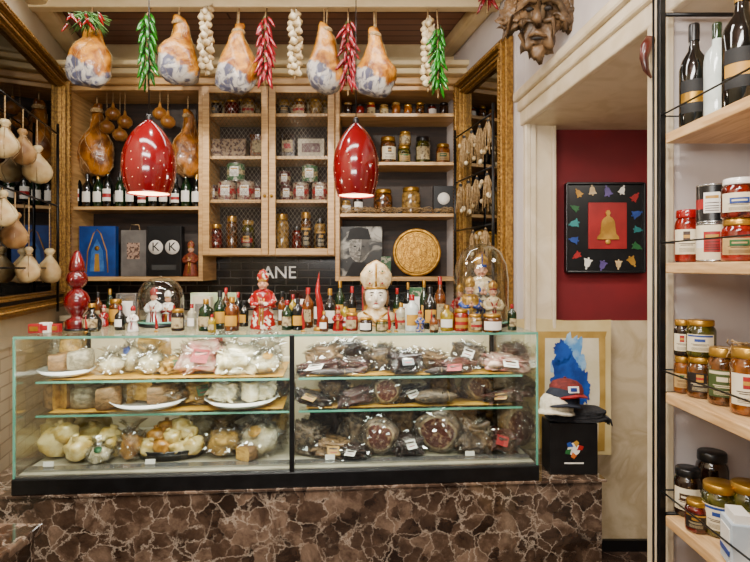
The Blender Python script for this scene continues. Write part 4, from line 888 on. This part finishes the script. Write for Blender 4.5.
for i,(px,v,w,h,k,m,l) in enumerate([(307,.2,34,32,'p',meatm,None),(332,.15,36,18,'p',meatt,ochl),(330,.3,42,48,'p',meatd,None),(358,.24,38,42,'p',meatm,None),(380,.15,36,36,'r',meatm,None),(404,.28,40,52,'p',meatt,None),(408,.14,28,22,'p',meatd,white),(438,.17,46,42,'r',meatm,None),(472,.15,36,36,'p',meatm,None),(462,.34,50,54,'p',meatd,None),(498,.14,34,24,'p',meatr,redl),(518,.22,36,42,'r',meatt,None),(500,.36,48,48,'p',meatm,None),(370,.42,50,52,'p',meatt,None),(354,.12,30,13,'p',meatd,white)]):
    ps={'p':lambda:f_pack(m,(i*2)%7,l),'s':lambda:f_sal(m,i%3),'r':lambda:f_round(m,meatc,i%2)}[k]()
    nm={'p':'packaged_cured_meat','s':'salami','r':'cut_cured_ham'}[k]
    put(ps,nm,px,zd,v,w,h,.14,{'p':'large cured meat piece in glossy clear plastic','s':'dark dry salami tied with string','r':'round cut salami showing marbled red face'}[k],'cured meat',GF,tilt=1)
for px in (48,150,330,470):
    d=dep(px,.06); thing('price_tag',[('card',M().box((0,0,.012),(.04,.002,.024),white,.0005).mesh()),('holder',M().box((0,.004,.003),(.04,.012,.005),silver,.001).mesh())],C(CU(px,.055),.055,zd+.007),'small white price card in holder','price tag','price cards in the case',rot=(-.2,0,th))
# ================================================================ ON CASE TOP
zt=1.2285
def top(px,d): return Vector((X(px,d),d,zt))
def topfig(px,d,hpx,a,label,mode=0,rz=0,cape=None,sc=(1,1,1)): k=S(hpx,d); thing('ceramic_figurine',fig(*a,mode,cape),top(px,d),label,'figurine',scale=(k*sc[0],k*sc[1],k*sc[2]),rot=(0,0,rz))
h=S(80,2.45)
b=M().lathe([(0,0),(.13,0),(.14,.02),(.14,.10),(.125,.13),(.07,.16),(.065,.18),(.12,.24),(.155,.32),(.15,.40),(.11,.47),(.06,.51),(.05,.53)],redd,28,sy=.9)
thing('ceramic_figurine',[('body',b.mesh()),('head',M().lathe([(.05,.52),(.10,.56),(.125,.63),(.11,.70),(.07,.74)],redd,28).blob((0,-.12,.63),(.018,.03,.025),redd,0,1,2).mesh()),('pointed_hat',M().lathe([(.085,.73),(.095,.75),(.085,.84),(.055,.92),(.03,.98),(0,1.0)],redd,24).mesh()),('base',M().lathe([(0,-.0),(.145,0),(.145,.02),(.13,.025)],blackp,24).mesh())],top(77,2.45),'tall slim deep red glazed figurine with pointed hat','figurine',scale=h)
topfig(263,2.5,60,(patf,skin,patf,goldf),'bishop figurine in red and white robe with mitre',cape=redg)
topfig(376,2.55,68,(crf,palef,crf,goldf),'large cream ceramic bishop bust with ornate wide mitre',1,cape=hairf)
topfig(104,2.6,22,(redg,skin,redg,white),'tiny red ceramic figurine')
topfig(154,2.58,40,(cer,skin,redg,redg),'white and red ceramic figurine inside glass dome')
topfig(168,2.62,36,(redg,skin,cer,goldf),'red ceramic figurine inside glass dome',cape=cer)
topfig(470,2.54,52,(bluef,skin,goldf,goldf),'blue and gold robed ceramic figurine inside glass dome',cape=goldf)
topfig(493,2.54,48,(crf,skin,goldf,redg),'cream and gold ceramic figurine inside glass dome')
topfig(481,2.64,74,(greyf,skin,goldf,bluef),'tall pewter-robed crowned figurine inside glass dome',cape=crf)
topfig(460,2.66,42,(redg,skin,goldf,goldf),'small red robed figurine inside glass dome')
topfig(133,2.4,26,(cer,cer,redg,redg),'small white ceramic figurine with red hat')
topfig(338,2.42,26,(redg,skin,redg,goldf),'tiny red figurine beside bottles')
topfig(420,2.39,22,(bluef,skin,redg,goldf),'tiny blue painted ceramic figurine beside bottles')
def dome(px,d,w,yt,label,base):
    r=S(w/2,d); H=Z(yt,d)-zt
    g=M().lathe([(r*.93,.02),(r*.96,.03),(r*.96,H*.55),(r*.9,H*.72),(r*.7,H*.87),(r*.4,H*.95),(0,H*.97)],dglass,32)
    b=M().lathe([(0,.003),(r*.9,.003),(r,.008),(r,.016),(r*.96,.02),(r*.9,.004)],base,32)
    k=M().lathe([(0,H*.965),(.006,H*.97),(.012,H*.985),(.008,H),(0,H*1.01)],dglass,14)
    rim=M().lathe([(r*.93,.02),(r*.975,.022),(r*.975,.028),(r*.93,.03)],gedge,32)
    thing('glass_dome',[('dome_glass',g.mesh()),('glass_rim',rim.mesh()),('base',b.mesh()),('knob',k.mesh())],top(px,d),label,'glass dome')
dome(161,2.59,46,276,'glass bell dome on black base covering small figurines',blackp)
dome(481,2.60,56,241,'tall glass bell dome on wooden base covering robed figurines',darkj)
topb=[(120,2.45,10,24,bdark,redg,0),(92,2.4,18,28,bdark,goldl,2),(98,2.62,8,34,bamber,blk,1),(206,2.42,15,32,bgreen,goldl,1),(220,2.5,13,38,bgreen,blk,0),(232,2.42,15,34,bamber,goldl,1),(192,2.46,9,26,bclear,redg,1),(244,2.6,9,26,bdark,blk,0),(287,2.45,11,30,bgreen,redg,0),(298,2.45,12,32,bdark,blk,1),(308,2.55,12,40,bamber,redg,0),(330,2.5,12,40,bdark,goldl,0),(345,2.45,10,28,byel,blk,1),(352,2.6,9,40,bdark,redg,0),(401,2.5,11,26,bclear,goldl,1),(412,2.42,14,36,bwhite,redg,1),(430,2.5,14,42,bdark,blk,0),(440,2.6,11,50,bamber,redg,0),(447,2.42,14,26,byel,goldl,1),(424,2.62,9,46,bgreen,goldl,0),(386,2.66,8,40,bdark,blk,0),(512,2.45,9,26,bgreen,redg,1),(282,2.65,9,34,bamber,blk,0),(340,2.68,10,44,bgreen,goldl,0),(318,2.68,11,40,bdark,redg,0),(238,2.62,9,34,bdark,redg,0),(110,2.68,8,36,bgreen,goldl,0),(226,2.64,9,38,bamber,redg,0),(293,2.6,8,32,byel,redg,1),(324,2.4,9,20,bamber,goldl,1),(397,2.62,8,38,bgreen,redg,0),(408,2.68,8,42,bdark,goldl,0),(434,2.36,9,18,bamber,blk,1),(212,2.36,8,18,byel,redg,1)]
gn={'dark_bottle_glass':'dark glass','green_bottle_glass':'green glass','amber_liqueur':'amber liqueur','white_bottle':'white','clear_liqueur':'clear liqueur','yellow_liqueur':'yellow liqueur'}
for px,d,w,h,g,c,st in topb:
    thing('liqueur_bottle',bottle(round(S(w/2,d),3),round(S(h,d),3),g,c,[white,liner,cream_l][px%3],redl if px%4==1 else None,st),top(px,d),f'small {gn[g.name]} bottle with label on case top','bottle','bottles on top of the display case',rot=(0,0,U(-.3,.3)))
for px,d,w,h,c,l in [(366,2.4,13,14,darkj,goldl),(382,2.4,13,12,olive,goldl),(461,2.42,15,22,tomato,goldl),(475,2.38,14,18,crm,goldl),(492,2.38,20,18,pepj,goldl),(178,2.42,13,22,darkj,goldl),(352,2.43,13,18,tomato,goldl),(405,2.62,13,22,honey,cer),(116,2.66,13,26,pepj,goldl)]:
    putjar(px,zt,d,w,h,c,l,[white,cream_l,ochl][px%3],redl if px%2 else None,'jars on top of the display case','on case top')
def horn(px,d,hpx,m,label):
    h=S(hpx,d); thing('lucky_horn',[('horn',M().tube([(0,0,.012),(h*.03,0,h*.2),(h*.015,0,h*.45),(-h*.03,0,h*.7),(0,0,h)],[h*.055,h*.065,h*.06,h*.04,.001],m,12).mesh()),('base',M().lathe([(0,0),(h*.09,0),(h*.1,h*.04),(h*.07,h*.07),(0,h*.07)],goldl,16).mesh())],top(px,d),label,'ornament')
horn(319,2.42,58,redg,'tall glossy red lucky horn ornament'); horn(389,2.36,26,redg,'red chili-shaped ceramic horn on gold base'); horn(396,2.38,22,redg,'short red horn ornament beside bust'); horn(432,2.42,22,redg,'small red horn ornament beside bottles'); horn(156,2.38,22,redg,'small red horn ornament before dome'); horn(303,2.38,24,redg,'short red horn ornament before bottles'); horn(86,2.36,18,redg,'tiny red horn beside slim figurine')
for px,d,w,h,m,l in [(36,2.34,12,9,redl,'tiny red gift box'),(46,2.36,10,10,white,'tiny white and red gift box'),(56,2.38,9,8,redl,'small red gift box')]:
    gbox(px,zt,d,w,h,.03,m,l+' on case top',extra=lab_extra(goldl if m is redl else redl))
gbox(300,zt,2.7,20,34,.05,darkj,'dark brown gift box behind bottles',extra=lab_extra(white,redl))
gbox(368,zt,2.72,12,38,.04,redl,'dark red gift box behind bust',extra=lab_extra(goldl)); gbox(416,zt,2.74,16,36,.05,tg,'green printed gift box behind bottles',extra=lab_extra(white))
gbox(203,zt,2.7,18,28,.05,paperb,'white card box behind green bottles',extra=lab_extra(silver))
gbox(215,zt,2.78,46,30,.05,mat('pale_green_card','#98ab80',.6,c2='#c2c6b0',scale=12),'pale green card box behind bottles'); gbox(128,zt,2.75,20,30,.05,silver,'silver tin box behind figurines',extra=lab_extra(white))
# ================================================================ MARBLE TOP ITEMS
zm=.6105
d=2.47
w,h=S(47,d),S(50,d)
def circ(cx,cz,r,n=24,a0=0,a1=2*PI): return [(cx+r*math.cos(a0+(a1-a0)*i/n),cz+r*math.sin(a0+(a1-a0)*i/n)) for i in range(n)]
ec=h*.5
emb=M().poly(circ(0,ec,w*.13),white,-.060,.002)
for j,(a,mm_) in enumerate([(.2,redl),(1.2,ochl),(2.3,bluel),(3.5,greenl),(4.6,mat('orange_print','#c05f1c',.5,c2='#a85014',scale=9))]):
    emb.poly([(w*.06*math.cos(a-.5),ec+w*.06*math.sin(a-.5)),(w*.17*math.cos(a-.3),ec+w*.17*math.sin(a-.3)),(w*.21*math.cos(a+.1),ec+w*.19*math.sin(a+.1)),(w*.14*math.cos(a+.5),ec+w*.14*math.sin(a+.5))],mm_,-.0625-.0008*j,.001)
emb.poly([(-w*.2,h*.24),(w*.2,h*.24),(w*.2,h*.215),(-w*.2,h*.215)],white,-.062,.001)
thing('emblem_box',[('box_body',M().box((0,0,h/2),(w,.12,h),blackp,.003).mesh()),('emblem',emb.mesh())],(X(569,d),d,zm),'black box with small multicoloured round emblem','box')
cz=zm+h
cl=M()
for i in range(3): cl.blob((.004*(-1)**i,0,.012+i*.015),(.13-.005*i,.07,.0115),mat('dark_knit','#121215',.9,c2='#1f1f23',scale=80,bump=.6),.08,4,4,i,boxy=.5)
frg=M()
for i in range(22): frg.tube([(.11+U(-.004,.01),-.06+i*.0055,.03),(.135,-.06+i*.0055,.015),(.14,-.06+i*.0055,U(-.02,-.005))],.0018,mat('grey_yarn','#48484c',.9,c2='#38383a',scale=40),4)
thing('folded_scarf',[('cloth',cl.mesh()),('fringe',frg.mesh(),{'kind':'stuff'})],(X(575,d),d,cz+.001),'dark knitted scarf with grey fringe folded on box','scarf')
rc=.072
navy=mat('navy_cotton','#121829',.85,c2='#0d1220',scale=60,bump=.3); maroon=mat('maroon_cotton','#6a1a14',.85,c2='#50110d',scale=60,bump=.3); creamc=mat('cream_cotton','#d0c6b0',.85,c2='#bdb196',scale=60,bump=.3)
def cap(loc,cm,pm,bmr,rz,tl,label,patch=True):
    crn=M().lathe([(rc,0),(rc*1.02,.02),(rc*.95,.042),(rc*.7,.062),(rc*.3,.072),(0,.074)],cm,28).jitter(.010,12,1)
    pan=[];fs=[];n=10
    for i in range(n+1):
        a=-PI/2-.75+1.5*i/n
        for q,z in ((1.03,.004),(1.05,.022),(.99,.042),(.76,.061)): pan.append((rc*q*math.cos(a),rc*q*math.sin(a),z))
    for i in range(n):
        for j in range(3): fs.append([i*4+j,i*4+4+j,i*4+5+j,i*4+1+j])
    pn=M().add(pan,fs,pm,True).jitter(.010,12,1)
    brm=[];fs=[];n=14
    for i in range(n+1):
        a=-PI*.92+PI*.84*i/n
        brm+=[(rc*.97*math.cos(a),rc*.97*math.sin(a),.006),(rc*1.12*math.cos(a),rc*1.7*math.sin(a)-.005,.0-.010*abs(math.cos(a)))]
    for i in range(n): fs.append([2*i,2*i+2,2*i+3,2*i+1])
    bm_=M().add(brm,fs,bmr,True).add([(x,y,z-.004) for x,y,z in brm],[f[::-1] for f in fs],bmr,True)
    ps=[('crown',crn.mesh()),('front_panel',pn.mesh()),('brim',bm_.mesh()),('button',M().blob((0,0,.075),(.008,.008,.005),cm,0,1,1).mesh())]
    if patch: ps.append(('patch',M().poly([(-.024,.012),(.024,.012),(.024,.040),(-.024,.040)],white,-rc*1.08,.003).poly([(-.014,.018),(.014,.018),(.014,.034),(-.014,.034)],bluel,-rc*1.08-.003,.002).mesh()))
    thing('baseball_cap',ps,loc,label,'cap',rot=(tl,0,rz))
cap((X(566,2.48),2.48,cz+.108),maroon,maroon,redl,.1,-.15,'maroon baseball cap with patch on top of stack')
cap((X(562,2.46),2.46,cz+.077),navy,navy,navy,-.15,-.12,'dark navy baseball cap stacked beneath another cap',False)
cap((X(556,2.45),2.45,cz+.050),creamc,creamc,creamc,-.3,-.10,'cream baseball cap at bottom of cap stack',False)
d=2.75
def q(px,py): return (X(px,d)-X(570,d),Z(py,d)-Z(460,d))
paleg=mat('pale_gold_paint','#b8954c',.5,metal=.15,c2='#a07e38',scale=9)
bd=M().poly([q(516,460),q(518,322),q(540,320),q(580,323),q(623,322),q(620,390),q(618,460)],mat('beige_gold_board','#cdb985',.6,c2='#bea66c',scale=5),.006,.008)
gp=M().poly([q(545,334),q(618,334),q(616,340),q(614,400),q(611,456),q(604,456),q(608,400),q(609,341),q(545,341)],paleg,-.004,.001)
gp.poly([q(545,341),q(553,341),q(551,400),q(557,440),q(600,450),q(600,456),q(545,456)],paleg,-.004,.001)
bp=mat('blue_paint','#0d48a2',.5,c2='#08307a',scale=14); bpl=mat('sky_paint','#4f8cc4',.5,c2='#9cbcd2',scale=14)
wp=M().poly([q(553,341),q(609,341),q(608,400),q(604,449),q(560,440),q(551,400)],mat('canvas_white','#d8cdb0',.6,c2='#cabd98',scale=6),-.005,.001)
def brush(cx,cy,rx,ry,seed,m,y):
    pts=[]
    for i in range(72):
        a=2*PI*i/72; k=1+.5*noise.noise(Vector((math.cos(a)*1.6,math.sin(a)*1.6,seed)))+.3*noise.noise(Vector((math.cos(a)*7,math.sin(a)*7,seed+4)))
        pts.append(q(cx+rx*k*math.cos(a),cy+ry*k*math.sin(a)))
    bl.poly(pts,m,y,.001)
bl=M(); brush(576,368,17,28,1.3,bpl,-.007); brush(574,388,16,22,2.7,bp,-.009); brush(570,356,10,12,5.1,bp,-.009); brush(588,392,9,20,8.3,bp,-.0105); brush(590,366,5,8,3.3,bpl,-.0105)
thing('painted_poster',[('board',bd.mesh()),('gold_border',gp.mesh()),('white_field',wp.mesh()),('blue_paint',bl.mesh())],(X(570,d),d+.08,Z(460,d)),'beige-gold art board with blue painted brush splash','poster',rot=(-.09,0,0))
# ================================================================ RIGHT SHELF UNIT
x0,x1,yn,yf=.80,1.08,.62,1.565
shz=[1.869,1.515,1.161,.825,.48,.12]
ps=[]
for (x,y) in ((x0,yf),(x1,yf),(x0,yn),(x1,yn)): ps.append(('upright',M().box((x,y,1.2),(.018,.018,2.4),black,.002).mesh()))
for z in shz: ps.append(('shelf',M().box(((x0+x1)/2+.005,(yn+yf)/2-.012,z-.015),(x1-x0+.02,yf-yn-.04,.028),pine,.003).mesh()))
for z in shz+[2.22]:
    ps.append(('crossbar',M().tube([(x0,yf,z-.012),(x1,yf,z-.012)],.006,black,8).mesh()))
    ps.append(('guard_rail',M().tube([(x0-.004,yf,z+.055),(x0-.004,yn,z+.055)],.0025,black,6).mesh()))
    ps.append(('guard_rail',M().tube([(x0,yf,z+.055),(x1,yf,z+.055)],.0025,black,6).mesh()))
ps.append(('upright',M().tube([(x0-.016,yf+.012,0),(x0-.016,yf+.012,2.4)],.0035,black,8).mesh()))
thing('shelving_unit',ps,(0,0,0),'black metal shelving unit with pale pine boards','shelving unit')
def sp(px,xx): return xx*F/(px-375)
def sb(px,xx,z,wpx,hpx,gl,cap,label,band,st,lab):
    y=sp(px,xx); thing('oil_bottle',bottle(round(S(wpx/2,y),4),round(S(hpx,y),4),gl,cap,label,band,st),(xx,y,z+.001),lab,'bottle','bottles on the shelving unit',rot=(0,0,-.6))
sb(694,.87,shz[0],27,108,bdark,blk,blackm,goldl,0,'dark oil bottle with black label on pine shelf')
sb(717,.875,shz[0],24,100,bwhite,bgreen,None,None,1,'white and green ceramic oil bottle on pine shelf')
sb(742,.87,shz[0],36,130,bdark,goldl,blackm,ochl,0,'large dark wine bottle with gold label on pine shelf')
sb(735,.98,shz[0],30,110,bgreen,blk,white,None,0,'green wine bottle with white label on pine shelf')
def sj(px,xx,z,wpx,hpx,c,lid,lab,band,lb):
    y=sp(px,xx); thing('preserve_jar',jar(round(S(wpx/2,y),4),round(S(hpx,y),4),c,lid,lab,band),(xx,y,z+.001),lb,'jar','jars on the shelving unit',rot=(0,0,-.6)); return z+S(hpx,y)+.001
def stn(px,xx,z,wpx,hpx,m,b,lb):
    y=sp(px,xx); thing('food_tin',tin(round(S(wpx/2,y),4),round(S(hpx,y),4),m,b),(xx,y,z+.001),lb,'tin','tins on the shelving unit',rot=(0,0,-.6)); return z+S(hpx,y)+.001
z=shz[1]
sj(688,.86,z,25,52,tomato,redg,printl,None,'jar of tomato sauce with red lid and white label')
zz=stn(713,.87,z,30,38,printl,white,'white labelled tomato tin at bottom of stack'); stn(713,.87,zz,30,38,blackp,redl,'black and red labelled tomato tin on top of stack')
zz=sj(740,.87,z,34,42,tomato,goldl,printo,None,'jar of tomato sauce with gold lid at bottom of stack'); sj(740,.87,zz,34,40,redj,cer,printl,None,'jar of red sauce with white lid on top of stack')
z=shz[2]
zz=sj(683,.84,z,17,36,honey,goldl,printo,None,'small honey jar with gold lid'); sj(683,.84,zz,17,36,darkj,goldl,printl,None,'small dark pickled jar with gold lid stacked on another')
zz=sj(701,.86,z,26,40,pepj,goldl,printd,None,'dark labelled preserve jar with gold lid'); sj(701,.86,zz,27,36,olive,goldl,printl,None,'olive jar with gold lid stacked on another')
sj(723,.87,z,28,56,pepj,goldl,printg,None,'tall jar of pickled vegetables with gold lid'); sj(748,.87,z,32,66,honey,goldl,printl,None,'large honey jar with gold lid')
bow=M()
for i in range(16): bow.tube([(0,0,0),(U(-.03,.03),U(-.03,-.01),U(-.01,.02)),(U(-.045,.045),U(-.04,0),U(-.03,.025))],.0016,rope,4)
thing('raffia_bow',bow.mesh(),(.87,sp(727,.87)-.02,z+.145),'pale raffia bow tied on jar lid','bow',kind='stuff')
z=shz[3]
sj(688,.86,z,26,46,darkj,blk,printl,None,'jar of dark preserve with black lid'); sj(720,.88,z,34,50,olive,goldl,printl,None,'jar of green pesto with gold lid')
sj(697,.83,z,22,30,redj,goldl,printd,None,'small red preserve jar with gold lid'); sj(748,.93,z,34,56,olive,goldl,printg,None,'jar of green preserve with gold lid')
sj(712,.95,z,30,56,darkj,blk,None,None,'dark preserve jar with black lid')
bx=(.83,.83*F/(738-375))
thing('pale_leaflet_box',[('box_body',M().box((0,0,.05),(.05,.075,.10),mat('pale_blue_card','#a5b4c0',.5,c2='#c9d2d8',scale=6),.002).mesh()),('printed_panel',M().box((-.026,0,.06),(.002,.055,.05),white).box((-.0275,0,.03),(.002,.055,.012),bluel).mesh()),('leaflets',M().box((0,0,.108),(.035,.06,.025),white,.001).mesh())],(bx[0],bx[1],z+.001),'pale blue leaflet box with white cards on shelf','box',rot=(0,0,-.25))
z=shz[4]
for y in (1.16,1.32,1.42,1.52): thing('preserve_jar',jar(.04,.13,darkj,goldl,printl,None),(.87,y,z+.001),'dark preserve jar with gold lid','jar','jars on the shelving unit',rot=(0,0,-.6))
# ================================================================ LIGHTS
def area(name,loc,size,e,col=(1,.95,.89),rot=(0,0,0),sy=None):
    l=bpy.data.lights.new(name,'AREA'); l.energy=e; l.color=col; l.size=size
    if sy: l.shape='RECTANGLE'; l.size_y=sy
    return new(name,l,loc,rot)
area('overhead_fill',(-.6,1.5,2.98),1.6,40,sy=.2)  # added area fill under the ceiling, no fixture modelled
area('overhead_fill',(-.5,.0,2.9),1.4,62,rot=(math.radians(38),0,0),sy=.25)  # added frontal fill, unseen behind the camera
area('overhead_fill',(-.7,2.9,2.92),2.0,11,sy=.08)  # added strip of fill above the hanging goods, no fixture
area('bounce_fill',(-.5,-.2,1.9),1.2,50,rot=(math.radians(138),0,0),sy=.3)  # added bounce fill behind the camera, brightens the ceiling
area('alcove_fill',(1.35,2.1,2.2),.3,9,(1,.91,.79))  # added fill that brightens the alcove, no lamp there
def spot(x,y,tx,ty,tz,e,sz=.8,soft=.02):
    l=bpy.data.lights.new('ceiling_spot','SPOT'); l.energy=e; l.spot_size=sz; l.spot_blend=.7; l.shadow_soft_size=soft; l.color=(1,.92,.80)
    v=Vector((tx-x,ty-y,tz-2.95)); new('ceiling_spot',l,(x,y,2.95),tuple(v.to_track_quat('-Z','Y').to_euler()))
spot(-1.3,1.7,-1.45,3.7,2.3,125,.62); spot(-.5,1.7,-.7,3.7,2.1,125,.62); spot(.2,1.7,.15,3.7,2.2,120,.62)
spot(-1.0,.8,-1.0,2.3,.9,150,.75); spot(.1,.8,.1,2.4,.9,150,.75); spot(.3,.6,.95,1.4,1.3,70,.9); spot(-.7,2.1,-.6,2.55,1.25,65,1.3); spot(.2,1.3,.9,2.4,2.3,40,.9)
area('case_light',tuple(C(CL/2,.06,1.215)),2.0,16,(1,.97,.91),rot=(math.radians(12),0,th),sy=.03)
area('case_shelf_light',tuple(C(CL/2,.5,1.21)),2.0,9,(1,.97,.91),rot=(0,0,th),sy=.04)
w=bpy.data.worlds.new('room_ambient'); bpy.context.scene.world=w; w.use_nodes=True
w.node_tree.nodes['Background'].inputs[0].default_value=(1,.97,.94,1); w.node_tree.nodes['Background'].inputs[1].default_value=.36
# ================================================================ CAMERA
cam=bpy.data.cameras.new('camera'); cam.sensor_width=36; cam.lens=F/750*36; cam.shift_y=-13/750; cam.clip_start=.05
co=new('camera',cam,(0,0,EYE),(PI/2,0,0)); bpy.context.scene.camera=co
